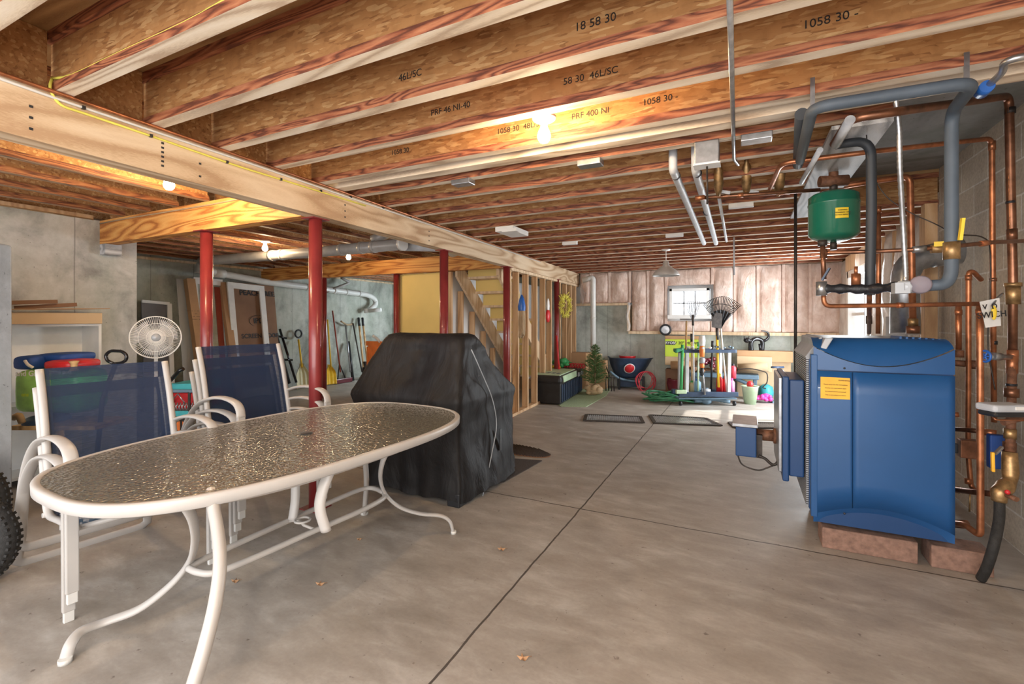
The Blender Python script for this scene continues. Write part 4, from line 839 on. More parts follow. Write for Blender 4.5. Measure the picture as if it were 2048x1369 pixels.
# electrical plates tucked between joists
for (px, py, lab_) in ((938, 369, 'left'), (1188, 332, 'middle'), (1512, 283, 'right')):
    q = snap(Zp(px, py, 2.24)); tag(MB().box(q.x-0.07, q.x+0.07, q.y-0.04, q.y+0.04, 2.215, 2.2495).build('duct_end', 'steel', bevel=0.004), '%s of three small galvanised brackets between the joists' % lab_, 'bracket', 'galvanised brackets between joists')
q = Zp(1030, 461, 2.25); t = thing('shop_light', (q.x, q.y, 2.18), 'small white unlit strip light fixed below the joists', 'lamp')
MB().box(q.x-0.10, q.x+0.10, q.y-0.25, q.y+0.12, 2.20, 2.2495).build('lamp_housing', 'white', t, bevel=0.004); MB().box(q.x-0.02, q.x+0.14, q.y-0.26, q.y-0.2, 2.19, 2.22).build('end_cap', 'white', t)
for (px, py, w_) in ((1482, 409, 'wider'), (1352, 471, 'middle'), (1148, 487, 'farthest left')):
    q = snap(Zp(px, py, 2.25)); tag(MB().box(q.x-0.09, q.x+0.09, q.y-0.03, q.y+0.02, 2.21, 2.2495).build('cable_box', 'white', bevel=0.004), '%s small white box stuck below the far joists' % w_, 'box', 'white boxes below the joists')

# ================================================================== LAMPS
def bulb(c, label, box=True, lit=True, s=1.0, gm='bulb'):
    """c: centre of the glass"""
    c = Vector(c); t = thing('ceiling_bulb', (c.x, c.y, c.z-0.06), label, 'lamp')
    MB().lathe(c, [(0, -0.034*s), (0.018*s, -0.03*s), (0.029*s, -0.014*s), (0.031*s, 0), (0.027*s, 0.018*s), (0.017*s, 0.038*s), (0.014*s, 0.052*s)], 20).build('bulb', gm if lit else 'bulb_off', t)
    z = c.z+0.05*s
    MB().lathe((c.x, c.y, z), [(0.016*s, 0), (0.02*s, 0.012*s), (0.045*s, 0.022*s), (0.056*s, 0.03*s), (0.058*s, 0.04*s), (0, 0.042*s)], 24).build('lamp_holder', 'white', t)
    if box: MB().cyl((c.x, c.y, z+0.042*s), (c.x, c.y, z+0.085*s), 0.05*s, 8).build('ceiling_box', 'navy', t)
b1 = W(1088, 272, 2.24); bulb(b1, 'lit bare bulb with dark blue ceiling box over the main room')
b2 = W(338, 370, 3.05); bulb(b2, 'lit bare bulb between joists left of the main beam')
b3 = Zp(530, 497, 2.17); bulb((b3.x, b3.y, 2.17), 'lit bare bulb beside the thick drain pipe under the middle left joists', box=False, gm='bulb_dim')
b4 = Zp(697, 515, 2.18); bulb((b4.x, b4.y, 2.18), 'lit bare bulb hanging just before the far orange beam', box=False, gm='bulb_dim')
c = Yp(1332, 552, 6.4); pd = thing('pendant_lamp', (c.x, c.y, c.z), 'cream metal shade pendant lamp hanging over the garden tools', 'lamp')
w_ = abs(Yp(1361, 552, 6.4).x-Yp(1303, 552, 6.4).x)/2*0.94
MB().lathe((c.x, c.y, c.z), [(w_*0.98, 0.0), (w_, 0.006), (w_*0.86, 0.05), (w_*0.5, 0.10), (w_*0.24, 0.135), (w_*0.2, 0.185), (0, 0.20)], 30).build('lamp_shade', 'white_metal', pd, solid=0.003)
m = MB(); m.cyl((c.x, c.y, c.z+0.19), (c.x, c.y, 2.235), 0.005); m.build('cord', 'white', pd)
MB().lathe((c.x, c.y, 2.22), [(0, 0), (0.05, 0.004), (0.06, 0.02), (0, 0.028)], 18).build('ceiling_rose', 'white', pd)
MB().sphere((c.x, c.y, c.z+0.06), 0.035, 12).build('bulb', 'bulb_off', pd)
# ================================================================== OVAL GLASS TABLE
TC = Vector((-2.019, 1.655, 0)); AX = Vector((0.04568, 0.99896, 0)); BX = Vector((0.99896, -0.04568, 0)); TA, TB, TZ = 0.947, 0.577, 0.74
def ell(a, ra, rb, z, n=2.85):
    c, s = math.cos(a), math.sin(a)
    u = math.copysign(abs(c)**(2/n), c)*ra; v = math.copysign(abs(s)**(2/n), s)*rb*(1+0.05*u)
    return TC+AX*u+BX*v+Vector((0, 0, z))
tb = thing('patio_table', (TC.x, TC.y, 0), 'oval patio table with rippled glass top and curved white tube legs', 'table')
N_ = 120
m = MB(); prof = [(0.0, 0.0), (-0.003, 0.005), (-0.010, 0.007), (-0.024, 0.006), (-0.028, 0.0), (-0.026, -0.030), (-0.012, -0.038), (-0.001, -0.032)]
vs = []
for k in range(N_):
    for (dr, dz) in prof: vs.append(ell(2*math.pi*k/N_, TA+dr, TB+dr, TZ-0.004+dz))
L_ = len(prof)
m.add(vs, [(k*L_+i, k*L_+(i+1) % L_, ((k+1) % N_)*L_+(i+1) % L_, ((k+1) % N_)*L_+i) for k in range(N_) for i in range(L_)], True)
m.build('rim', 'white_metal', tb)
m = MB(); up_ = [ell(2*math.pi*k/N_, TA-0.024, TB-0.024, TZ+0.0) for k in range(N_)]; m.prism(up_, (0, 0, -0.006)); m.build('glass', 'glass_top', tb)
hc = Zp(613, 868, TZ); MB().lathe((hc.x, hc.y, TZ+0.001), [(0.030, 0), (0.028, 0.004), (0.012, 0.006), (0, 0.006)], 20).build('umbrella_plug', 'black', tb)
def leg(pts, r, fl=(1, 0.62), nm='leg'):
    P = bez([W(*p) for p in pts], 6); o = MB().tube(P, r, 12, flat=fl).build(nm, 'white_metal', tb)
    return P[-1]
def foot(p, r=0.02):
    MB().cyl(p, p+Vector((0, 0, 0.018)), r, 14).build('foot_cap', 'white_pvc', tb)
e1 = leg([(782, 890, 2.42), (765, 925, 2.48), (761, 960, 2.62), (772, 990, 2.74), (800, 1015, 2.80), (840, 1028, 2.83), (880, 1032, 2.87), (899, 1043, 2.89), (906, 1064, 2.90)], 0.0165)
foot(Zp(907, 1068, 0.0), 0.017)
leg([(355, 990, 1.62), (384, 1035, 1.70), (390, 1085, 1.83), (377, 1128, 1.96), (340, 1172, 2.0), (280, 1218, 2.0), (215, 1243, 1.97), (165, 1262, 1.9), (142, 1288, 1.84), (131, 1320, 1.815)], 0.021)
foot(Zp(130, 1327, 0.0), 0.022)
leg([(420, 985, 1.62), (435, 1060, 1.52), (440, 1130, 1.43), (430, 1210, 1.36), (408, 1300, 1.30), (378, 1400, 1.27), (350, 1500, 1.30), (348, 1570, 1.32)], 0.027, (1, 0.7))
leg([(729, 905, 2.85), (733, 960, 3.02), (731, 1000, 3.12), (729, 1027, 3.19)], 0.024, (1, 0.7)); foot(Zp(729, 1029, 0.0), 0.026)
e = leg([(658, 945, 1.95), (644, 985, 1.93), (640, 1020, 1.92), (652, 1062, 1.93)], 0.026, (1, 0.7), 'centre_leg')
leg([(591, 965, 2.42), (590, 1005, 2.40), (585, 1040, 2.38)], 0.026, (1, 0.7), 'centre_leg')
zs = 0.30
st1 = [Zp(768, 986, zs), Zp(745, 977, zs), Zp(715, 982, zs), Zp(640, 1014, zs), Zp(575, 1043, zs), Zp(440, 1104, zs), Zp(402, 1122, zs), Zp(376, 1137, zs)]
st2 = [Zp(768, 986, zs), Zp(766, 998, zs), Zp(720, 1023, zs), Zp(630, 1062, zs), Zp(500, 1120, zs), Zp(430, 1146, zs), Zp(395, 1145, zs), Zp(376, 1137, zs)]
m = MB(); m.tube(bez(st1, 5), 0.0135, 10); m.tube(bez(st2, 5), 0.0135, 10); m.build('stretcher', 'white_metal', tb)
c = Zp(605, 1045, zs+0.005); m = MB(); m.tube([c+Vector((0.035*math.cos(a), 0.035*math.sin(a), 0.01)) for a in [k*math.pi/12 for k in range(24)]], 0.006, 8, closed=True)
m.tube([Zp(578, 1043, zs), c+Vector((-0.03, 0.01, 0.0)), c+Vector((0.03, -0.02, 0.0)), Zp(632, 1061, zs)], 0.007, 8); m.build('umbrella_ring', 'white_metal', tb)
m = MB(); zr_ = 0.665
m.tube([ell(a, TA-0.20, TB-0.12, zr_) for a in [2*math.pi*k/60 for k in range(60)]], 0.012, 10, closed=True); m.build('upper_ring', 'white_metal', tb)

# ================================================================== STACKED SLING CHAIRS
def make_chair():
    t = thing('sling_chair', (0, 0, 0), 'x', 'chair'); hw = 0.29
    def side(s):
        return [Vector((s*hw, y, z)) for (y, z) in ((0.40, 0.585), (0.385, 0.635), (0.33, 0.668), (0.20, 0.682), (0.04, 0.665), (-0.11, 0.615), (-0.24, 0.51), (-0.33, 0.37), (-0.385, 0.20), (-0.415, 0.08))]
    P = bez(side(-1), 4); Q = bez(side(1), 4)
    c1 = [Vector((-hw, -0.42, 0.035)), Vector((-hw+0.035, -0.422, 0.014)), Vector((-hw+0.09, -0.422, 0.012))]
    c2 = [Vector((hw-0.09, -0.422, 0.012)), Vector((hw-0.035, -0.422, 0.014)), Vector((hw, -0.42, 0.035))]
    m = MB(); m.tube(P+c1+c2+Q[::-1], 0.025, 12, flat=(1.05, 0.42)); m.build('arm_frame', 'white_metal', t)
    for s in (-1, 1):
        m = MB(); m.bar((s*hw, 0.405, 0.045), (s*hw, 0.395, 0.60), 0.045, 0.024, (0, 1, 0)); m.build('front_leg', 'white_metal', t, bevel=0.005)
        m = MB(); m.bar((s*hw, 0.405, 0.0), (s*hw, 0.405, 0.05), 0.036, 0.020, (0, 1, 0)); m.build('foot_insert', 'white_pvc', t, bevel=0.003)
        m = MB(); m.tube(bez([(s*0.27, 0.42, 0.40), (s*0.27, 0.20, 0.385), (s*0.27, 0.06, 0.375), (s*0.27, 0.0, 0.42), (s*0.27, -0.035, 0.55), (s*0.27, -0.10, 0.80), (s*0.27, -0.165, 0.975)], 5), 0.017, 10, flat=(0.75, 1.0)); m.build('side_rail', 'white_metal', t)
    m = MB(); m.cyl((-hw, 0.40, 0.395), (hw, 0.40, 0.395), 0.012); m.cyl((-hw, 0.02, 0.375), (hw, 0.02, 0.375), 0.012); m.build('cross_bar', 'white_metal', t)
    sp = bez([(0, 0.41, 0.40), (0, 0.20, 0.372), (0, 0.055, 0.372), (0, -0.01, 0.425), (0, -0.045, 0.55), (0, -0.11, 0.80), (0, -0.17, 0.978)], 6)
    n = len(sp)-1
    def fn(u, v): p = sp[round(v*n)]; return Vector(((u-0.5)*0.515, p.y-0.012*math.sin(math.pi*u), p.z))
    MB().grid(fn, 10, n).build('sling', 'sling', t)
    m = MB(); a, b = sp[-3], sp[-1]
    def hf(y0_, z0_): return 0
    m.grid(lambda u, v: Vector(((u-0.5)*0.515, a.y+(b.y-a.y)*v-0.013*math.sin(math.pi*u)+0.003, a.z+(b.z-a.z)*v)), 6, 1)
    for s in (-1, 1): m.grid(lambda u, v: (lambda p: Vector((s*(0.258-0.022*u), p.y+0.004, p.z)))(sp[round(v*n)]), 1, n)
    m.build('hem', 'sling_edge', t); return t
ch0 = make_chair(); wl_ = (0.54, 0.84); ang = math.atan2(-(0.84*RX-(-0.54)*0), 1)
fv = Vector((0.84*RX-0.54*FX, 0.84*RY-0.54*FY, 0)).normalized()          # the way the chairs face, towards the table
rz = math.atan2(-fv.x, fv.y)
def wc(lat, D, back=0.0): return Vector((lat*RX+D*FX, lat*RY+D*FY, 0))-fv*back
cs = [(wc(-2.085, 2.494), 0.095, 'blue sling patio chair on top of the left stack beside the oval table'),
      (wc(-2.085, 2.494, 0.045), 0.0, 'blue sling patio chair underneath in the left stack, nearest the camera'),
      (wc(-1.755, 3.194), 0.165, 'blue sling patio chair on top of the rear stack nearest the red posts'),
      (wc(-1.755, 3.194, 0.045), 0.082, 'blue sling patio chair in the middle of the rear stack'),
      (wc(-1.755, 3.194, 0.09), 0.0, 'blue sling patio chair at the bottom of the rear stack')]
for i, (p, z, lb) in enumerate(cs):
    o = ch0 if i == 0 else copy_tree(ch0)
    o.location = (p.x, p.y, z); o.rotation_euler = (0, 0, rz); o['label'] = lb; o['group'] = 'stacked sling chairs beside the table'

# ================================================================== COVERED GRILL
gc = thing('covered_grill', (-2.25, 3.2, 0), 'gas grill hidden under a black fabric cover behind the table', 'grill')
rings = [(0.035, -2.665, -1.760, 2.775, 3.665, .06), (0.12, -2.665, -1.762, 2.778, 3.665, .06), (0.25, -2.67, -1.77, 2.79, 3.66, .06), (0.40, -2.69, -1.785, 2.80, 3.66, .06), (0.55, -2.73, -1.79, 2.80, 3.66, .06), (0.66, -2.78, -1.785, 2.79, 3.67, .05), (0.725, -2.815, -1.77, 2.785, 3.69, .05),
         (0.76, -2.815, -1.775, 2.79, 3.68, .05), (0.83, -2.78, -1.785, 2.81, 3.60, .06), (0.92, -2.74, -1.80, 2.835, 3.52, .07), (1.02, -2.70, -1.825, 2.87, 3.40, .07), (1.10, -2.665, -1.84, 2.90, 3.31, .07), (1.165, -2.63, -1.86, 2.93, 3.24, .07), (1.20, -2.60, -1.88, 2.96, 3.20, .06), (1.212, -2.54, -1.92, 2.99, 3.16, .04)]
def rrect(x0, x1, y0, y1, r, n=96):
    """n points around a rounded rectangle, matched by angle share"""
    out = []; seg = n//4
    cs_ = [((x1-r, y0+r), -math.pi/2, (x0+r, y0), (x1-r, y0)), ((x1-r, y1-r), 0, (x1, y0+r), (x1, y1-r)), ((x0+r, y1-r), math.pi/2, (x1-r, y1), (x0+r, y1)), ((x0+r, y0+r), math.pi, (x0, y1-r), (x0, y0+r))]
    for (cc, a0_, s, e_) in cs_:
        ns = seg-8
        for k in range(ns): out.append((s[0]+(e_[0]-s[0])*k/ns, s[1]+(e_[1]-s[1])*k/ns))
        for k in range(8): a = a0_+math.pi/2*k/8; out.append((cc[0]+r*math.cos(a), cc[1]+r*math.sin(a)))
    return out
NR = 144; m = MB(); vs = []; zsub = []
full = []
for i in range(len(rings)-1):
    a, b = rings[i], rings[i+1]; st = 3 if i < 12 else 1
    for k in range(st): u = k/st; full.append([p*(1-u)+q*u for p, q in zip(a, b)])
full.append(list(rings[-1]))
for (z, x0, x1, y0, y1, r) in full:
    for k, (x, y) in enumerate(rrect(x0, x1, y0, y1, r, NR)):
        f = max(0, (0.78-z))/0.78; s = k/NR*2*math.pi
        cx_, cy_ = (x0+x1)/2, (y0+y1)/2; dx_, dy_ = x-cx_, y-cy_; L2 = math.hypot(dx_, dy_)
        w = 0.013*f*f*math.sin(s*11+3*math.sin(s*2))+0.008*f*f*math.sin(s*23+1.3)
        nn = mnoise.fractal(Vector((x*2.0, y*2.0, z*1.9)), 0.9, 2.0, 4)*0.040
        sag = -0.020*math.sin(math.pi*min(1, max(0, (z-0.75)/0.42)))*(1+mnoise.noise(Vector((x*3, y*3, z*4))))
        d = w+nn*(0.4 if z > 1.1 else 1)+sag
        vs.append(Vector((x+dx_/L2*d, y+dy_/L2*d, z+(0.02*math.sin(s*7)*f**6 if z < 0.2 else 0)+(0.008*mnoise.noise(Vector((x*5, y*5, 0))) if z > 1.15 else 0))))
nr = len(full); fs = [(i*NR+k, i*NR+(k+1) % NR, (i+1)*NR+(k+1) % NR, (i+1)*NR+k) for i in range(nr-1) for k in range(NR)]
m.add(vs, fs, True); o_ = len(m.v)-NR; m.f.append([o_+k for k in range(NR)]); m.sm.append(True); m.mi.append(0)
m.build('fabric_cover', 'cover', gc)
a = Zp(918, 1020, 0); m = MB(); m.box(a.x-0.11, a.x-0.005, a.y+0.01, a.y+0.12, 0.0, 0.10); m.build('base_foot', 'black', gc, bevel=0.01)
m = MB(); m.box(-2.55, -2.42, 2.95, 3.05, 0, 0.12); m.box(-1.95, -1.85, 3.45, 3.55, 0, 0.12); m.build('caster', 'black', gc)
q = Xp(999, 880, -1.765); m = MB(); m.bar(q+Vector((0.01, 0, 0.09)), q+Vector((0.015, -0.01, -0.08)), 0.035, 0.006, (1, 0, 0)); m.build('side_strap', 'black', gc)
m = MB(); pts_ = [Xp(px, py, -1.752) for px, py in ((943, 700), (965, 750), (985, 800), (993, 850), (985, 900), (975, 950), (965, 995))]
m.tube(bez(pts_, 4), 0.004, 6); m.build('seam_piping', 'boiler_grey', gc)

# ================================================================== MATS, SCREENS, LEAVES ON THE FLOOR
def flat(name, pts, mat, label, cat, t_=0.008, bevel=0.0, z=0.0):
    m = MB(); m.prism([Vector((p.x, p.y, z)) for p in pts], (0, 0, t_)); return tag(m.build(name, mat, bevel=bevel), label, cat)
flat('door_mat', [Zp(880, 990, 0), Zp(1008, 966, 0), Zp(1084, 923, 0), Zp(1000, 917, 0), Zp(880, 910, 0)], 'mat_dark', 'dark charcoal carpet mat sticking out from under the grill cover', 'mat')
oc = Zp(1040, 902, 0); om = thing('oval_mat', (oc.x, oc.y, 0), 'ribbed oval brown mat just behind the covered grill', 'mat')
ea = (Zp(1094, 906, 0)-oc); eb = Vector((-0.22, 0.16, 0)); ea.z = 0
ov = [oc+ea*math.cos(a)+eb*math.sin(a) for a in [k*math.pi/24 for k in range(48)]]
m = MB(); m.prism([Vector((p.x, p.y, 0.0)) for p in ov], (0, 0, 0.007)); m.build('base', 'card_dark', om)
m = MB()
for k in range(-9, 10):
    u = k/10; h_ = math.sqrt(1-u*u)*0.95; m.tube([oc+ea*u-eb*h_+Vector((0, 0, 0.009)), oc+ea*u+eb*h_+Vector((0, 0, 0.009))], 0.006, 6)
m.build('ribs', 'mat_dark', om)
def screen(corners, label):
    P = [Zp(x, y, 0) for x, y in corners]; c = sum(P, Vector())/4; t = thing('window_screen', (c.x, c.y, 0), label, 'screen', 'screens lying on the floor')
    m = MB()
    for i in range(4): m.bar(P[i]+Vector((0, 0, 0.008)), P[(i+1) % 4]+Vector((0, 0, 0.008)), 0.045 if i % 2 else 0.035, 0.014)
    m.build('frame', 'iron', t)
    m = MB(); nn = 26
    for k in range(1, nn):
        u = k/nn; m.bar(P[0].lerp(P[1], u)+Vector((0, 0, 0.009)), P[3].lerp(P[2], u)+Vector((0, 0, 0.009)), 0.008, 0.003)
    for k in range(1, 10):
        u = k/10; m.bar(P[0].lerp(P[3], u)+Vector((0, 0, 0.010)), P[1].lerp(P[2], u)+Vector((0, 0, 0.010)), 0.006, 0.003)
    m.build('mesh', 'steel', t)
screen([(1173, 831), (1280, 835), (1286, 847), (1169, 843)], 'dark framed wire screen lying flat, leftmost of the three')
screen([(1300, 832), (1410, 838), (1442, 853), (1310, 848)], 'dark framed wire screen lying flat in the middle at the sunlit patch')
screen([(1459, 846), (1560, 848), (1580, 858), (1470, 857)], 'dark framed wire screen lying flat beside the boiler burner')
def leaf(px, py, s, label):
    c = Zp(px, py, 0.0); m = MB(); n = 9
    vs = [c+Vector((0, 0, 0.012))]+[c+Vector((math.cos(2*math.pi*k/n)*s*(1.2 if k % 2 else 0.6), math.sin(2*math.pi*k/n)*s*(0.9 if k % 2 else 0.45), 0.003+0.012*(k % 2))) for k in range(n)]
    m.add(vs, [(0, 1+k, 1+(k+1) % n) for k in range(n)]); m.tube([c+Vector((0, 0, 0.01)), c+Vector((s*1.3, s*0.9, 0.012))], 0.001, 5)
    tag(m.build('dry_leaf', 'leaf_dry'), label, 'leaf')
leaf(1046, 1321, 0.022, 'dry brown leaf right of the floor joint, nearest the camera')
leaf(1003, 1102, 0.022, 'pale dry leaf left of the joint, beyond the table foot')
leaf(640, 1172, 0.022, 'crumbled brown leaf bits on the floor right of the table legs')
leaf(470, 1166, 0.020, 'dark leaf scrap on the floor under the table stretcher')
leaf(718, 1082, 0.014, 'tiny dark leaf scrap behind the centre table leg')

# ================================================================== LEFT SIDE
bc = thing('bookcase', (-5.25, 1.6, 0), 'open white bookcase standing against the near concrete wall', 'bookcase')
zt_ = 1.285; m = MB(); m.box(-5.41, -5.40, 0.9, 2.13, 0, zt_); m.build('back_panel', 'white', bc)
for y_ in (0.9, 2.11): MB().box(-5.40, -5.10, y_, y_+0.02, 0, zt_).build('side_panel', 'white', bc)
for z_ in (0.06, 0.62, zt_-0.02): MB().box(-5.40, -5.10, 0.92, 2.11, z_, z_+0.02).build('shelf', 'white', bc)
fb = MB().box(-5.39, -5.06, 0.95, 2.12, zt_, zt_+0.095).build('flat_carton', 'card_pale', bevel=0.004); tag(fb, 'long pale cardboard carton lying on top of the white bookcase', 'carton')
fb = MB().prism([(-5.38, 0.95, zt_+0.096), (-5.02, 0.95, zt_+0.096), (-4.98, 2.14, zt_+0.13), (-5.36, 2.16, zt_+0.13)], (0, 0, 0.006)).build('cardboard_flap', 'card'); tag(fb, 'brown cardboard flap on the carton above the bookcase', 'cardboard')
m = MB()
for (y_, l_, z_) in ((1.25, 0.5, .15), (1.55, 0.55, .17), (1.78, 0.35, .15)): m.bar((-5.2, y_-l_/2, zt_+z_-0.02), (-5.1, y_+l_/2, zt_+z_+0.015), 0.10, 0.03)
tag(m.build('trim_scraps', 'card_dark'), 'dark wood scraps piled on the cardboard above the bookcase', 'wood scraps')
# bench with sacks and cooler bags (mostly behind the left chairs)
def at(px, py, D): return W(px, py, D)
sb = thing('folding_stand', wc(-3.30, 3.42), 'folding stand with orange-brown and white wooden legs behind the left chairs', 'stand')
c = wc(-3.30, 3.42)
m = MB(); m.bar(W(97, 1002, 3.3), W(97, 862, 3.3), 0.045, 0.03, (0, 1, 0)); m.bar(Vector((*W(97, 0, 3.3).xy, 0)), W(97, 862, 3.3), 0.045, 0.028, (0, 1, 0)); m.build('leg', 'ash', sb)
m = MB(); m.bar(W(135, 985, 3.3), W(120, 862, 3.3), 0.04, 0.03, (0, 1, 0)); m.build('leg', 'ash', sb)
m = MB(); m.bar(Vector((*W(117, 0, 3.35).xy, 0)), W(117, 865, 3.35), 0.035, 0.03, (0, 1, 0)); m.build('leg', 'white', sb)
A_ = [W(20, 862, 3.4), W(190, 862, 3.4)]; A_ = [Vector((p.x, p.y, 0.52)) for p in A_]
m = MB(); bk = Vector((FX, FY, 0))*0.35
m.prism([A_[0], A_[1], A_[1]+bk, A_[0]+bk], (0, 0, 0.03)); m.build('top', 'ash', sb)
def pillow(px0, px1, py0, py1, D, dep, mat, name, label, cat, rnd=0.35, group=None):
    a, b = W(px0, py1, D), W(px1, py0, D); u = Vector((b.x-a.x, b.y-a.y, 0)); h_ = b.z-a.z; v = Vector((FX, FY, 0))*dep
    c = (a+b)/2+v*0.5; m = MB(); n1, n2 = 20, 12; vs = []
    sg = lambda t, e: math.copysign(abs(t)**e, t)
    for j in range(n2+1):
        ph = math.pi*j/n2-math.pi/2
        for i in range(n1):
            th = 2*math.pi*i/n1; e = rnd
            vs.append(c+u*0.5*sg(math.cos(ph), e)*sg(math.cos(th), e)+v*0.5*sg(math.cos(ph), e)*sg(math.sin(th), e)+Vector((0, 0, h_*0.5*sg(math.sin(ph), e))))
    m.add(vs, [(j*n1+i, j*n1+(i+1) % n1, (j+1)*n1+(i+1) % n1, (j+1)*n1+i) for j in range(n2) for i in range(n1)], True)
    return tag(m.build(name, mat), label, cat, group)
gs = pillow(22, 88, 742, 828, 3.45, 0.3, 'lime_pale', 'soil_sack', 'light green plastic sack with white lettering left of the chair stack', 'sack')
text('and Gre', 0.055, W(56, 748, 3.40), rx_, (0, 0, 1), 'ink_white', gs, 'printed_line', 0.001)
text('ens', 0.04, W(50, 790, 3.40), rx_, (0, 0, 1), 'lime', gs, 'printed_line', 0.001)
gs = pillow(86, 155, 742, 830, 3.5, 0.3, 'green', 'soil_sack', 'darker green sack seen through the left blue sling', 'sack')
text('special pott', 0.04, W(118, 745, 3.45), rx_, (0, 0, 1), 'ink_white', gs, 'printed_line')
pillow(18, 62, 713, 742, 3.5, 0.3, 'cool_blue', 'cooler_bag', 'blue padded cooler bag at the far left on the green sack', 'bag', 0.45)
pillow(62, 128, 708, 726, 3.6, 0.32, 'cool_blue', 'cooler_bag', 'flat blue padded bag lying on the red bag', 'bag', 0.45)
pillow(76, 142, 722, 742, 3.5, 0.3, 'red', 'tote_bag', 'bright red bag under the flat blue bag', 'bag', 0.5)
sp_ = W(148, 731, 3.5); tag(MB().lathe((sp_.x, sp_.y, sp_.z-0.04), [(0.03, 0), (0.02, 0.02), (0.02, 0.05), (0.032, 0.07), (0, 0.075)], 16).build('wooden_spool', 'ash'), 'small wooden spool right of the red bag', 'spool')
tag(MB().tube(bez([W(50, 722, 3.47), W(56, 730, 3.46), W(66, 736, 3.48)], 4), 0.010, 8).build('strap_hook', 'white'), 'small white hook hanging off the blue cooler bag', 'hook')
pillow(28, 80, 836, 866, 3.4, 0.3, 'navy', 'folded_cloth', 'rumpled dark blue cloth on the folding stand', 'cloth', 0.7)
m = MB(); m.tube(bez([W(28, 836, 3.38), W(38, 832, 3.36), W(44, 845, 3.38)], 4), 0.022, 10); tag(m.build('brown_shoe', 'tan'), 'brown shoe on the dark blue cloth', 'shoe')
# tyres at the left edge
def tyre(c, R1, r2, axis, label):
    t = thing('knobby_tyre', (c.x, c.y, c.z-R1-r2), label, 'tyre', 'tyres at the left edge'); ax_ = Vector(axis).normalized(); u = ax_.cross(Vector((0, 0, 1))).normalized(); v = u.cross(ax_)
    m = MB(); m.tube([c+(u*math.cos(a)+v*math.sin(a))*R1 for a in [k*2*math.pi/48 for k in range(48)]], r2, 14, closed=True); m.build('casing', 'rubber', t)
    m = MB()
    for k in range(44):
        a = 2*math.pi*k/44; d = u*math.cos(a)+v*math.sin(a); tg = -u*math.sin(a)+v*math.cos(a)
        for s in (-1, 0, 1):
            p = c+d*(R1+r2*math.cos(s*0.8))+ax_*(r2*math.sin(s*0.8)); m.cbox(p+tg*(0.006 if s else -0.006), (0.014, 0.014, 0.012), Matrix((tg, ax_, d)).transposed())
    m.build('tread', 'rubber', t)
tyre(Vector((*W(-72, 1100, 2.3).xy, 0.235)), 0.185, 0.048, (0.55, -0.8, 0.0), 'lower black knobby tyre cut off by the left photo edge')
q = W(-74, 1000, 2.42); tyre(Vector((q.x, q.y, 0.47)), 0.17, 0.045, (0.55, -0.8, 0.0), 'upper black knobby tyre at the left edge, resting above the other') if False else tyre(Vector((*W(-78, 1000, 2.75).xy, 0.25)), 0.20, 0.05, (0.5, -0.8, 0.0), 'second black knobby tyre standing behind the first at the left edge')
# pedestal fan
fc = W(312, 675, 4.05); fa = (Vector((0.25, -0.95, 0.02))).normalized(); fn_ = thing('pedestal_fan', (fc.x, fc.y, 0), 'white pedestal fan with round wire cage before the concrete wall', 'fan')
ax_ = (CP-fc).normalized(); ax_ = Vector((ax_.x, ax_.y, 0.0)).normalized(); u = ax_.cross(Vector((0, 0, 1))).normalized(); v = Vector((0, 0, 1)); Rf = 0.178
m = MB()
for dz, rr in ((0.03, Rf), (-0.03, Rf)): m.tube([fc+ax_*dz+(u*math.cos(a)+v*math.sin(a))*rr for a in [k*2*math.pi/48 for k in range(48)]], 0.0045, 8, closed=True)
m.build('cage_rim', 'white', fn_)
m = MB()
for k in range(72):
    a = 2*math.pi*k/72; d = u*math.cos(a)+v*math.sin(a)
    m.tube([fc+ax_*0.075+d*0.03, fc+ax_*0.07+d*0.10, fc+ax_*0.05+d*0.155, fc+ax_*0.03+d*Rf], 0.0017, 4, caps=False)
    if k % 2 == 0: m.tube([fc-ax_*0.085+d*0.03, fc-ax_*0.07+d*0.12, fc-ax_*0.03+d*Rf], 0.0012, 4, caps=False)
for rr, dz in ((0.065, 0.073), (0.12, 0.064)): m.tube([fc+ax_*dz+(u*math.cos(a)+v*math.sin(a))*rr for a in [k*2*math.pi/36 for k in range(36)]], 0.002, 6, closed=True)
m.build('wire_cage', 'white', fn_)
MB().lathe(fc, [(0, 0.085), (0.028, 0.083), (0.034, 0.075), (0.03, 0.07), (0, 0.07)], 20, ax_).build('badge', 'boiler_grey', fn_)
for k in range(3):
    a0 = 2*math.pi*k/3+0.4
    def bl(uu, vv):
        r = 0.03+uu*0.125; a = a0+(vv-0.5)*(0.9+0.7*uu); return fc+(u*math.cos(a)+Vector((0, 0, 1))*math.sin(a))*r+ax_*(0.03*(vv-0.5))
    MB().grid(bl, 5, 6).build('blade', 'poly', fn_, solid=0.002)
MB().lathe(fc-ax_*0.14, [(0, 0), (0.05, 0.01), (0.06, 0.06), (0.045, 0.11), (0, 0.12)], 18, ax_).build('motor', 'white', fn_)
m = MB(); pb = fc-ax_*0.09; m.cyl((pb.x, pb.y, 0.03), (pb.x, pb.y, pb.z-0.04), 0.014); m.build('pole', 'white', fn_)
MB().lathe((pb.x, pb.y, 0), [(0.20, 0), (0.20, 0.015), (0.05, 0.035), (0.02, 0.06), (0, 0.06)], 24).build('base', 'white', fn_)
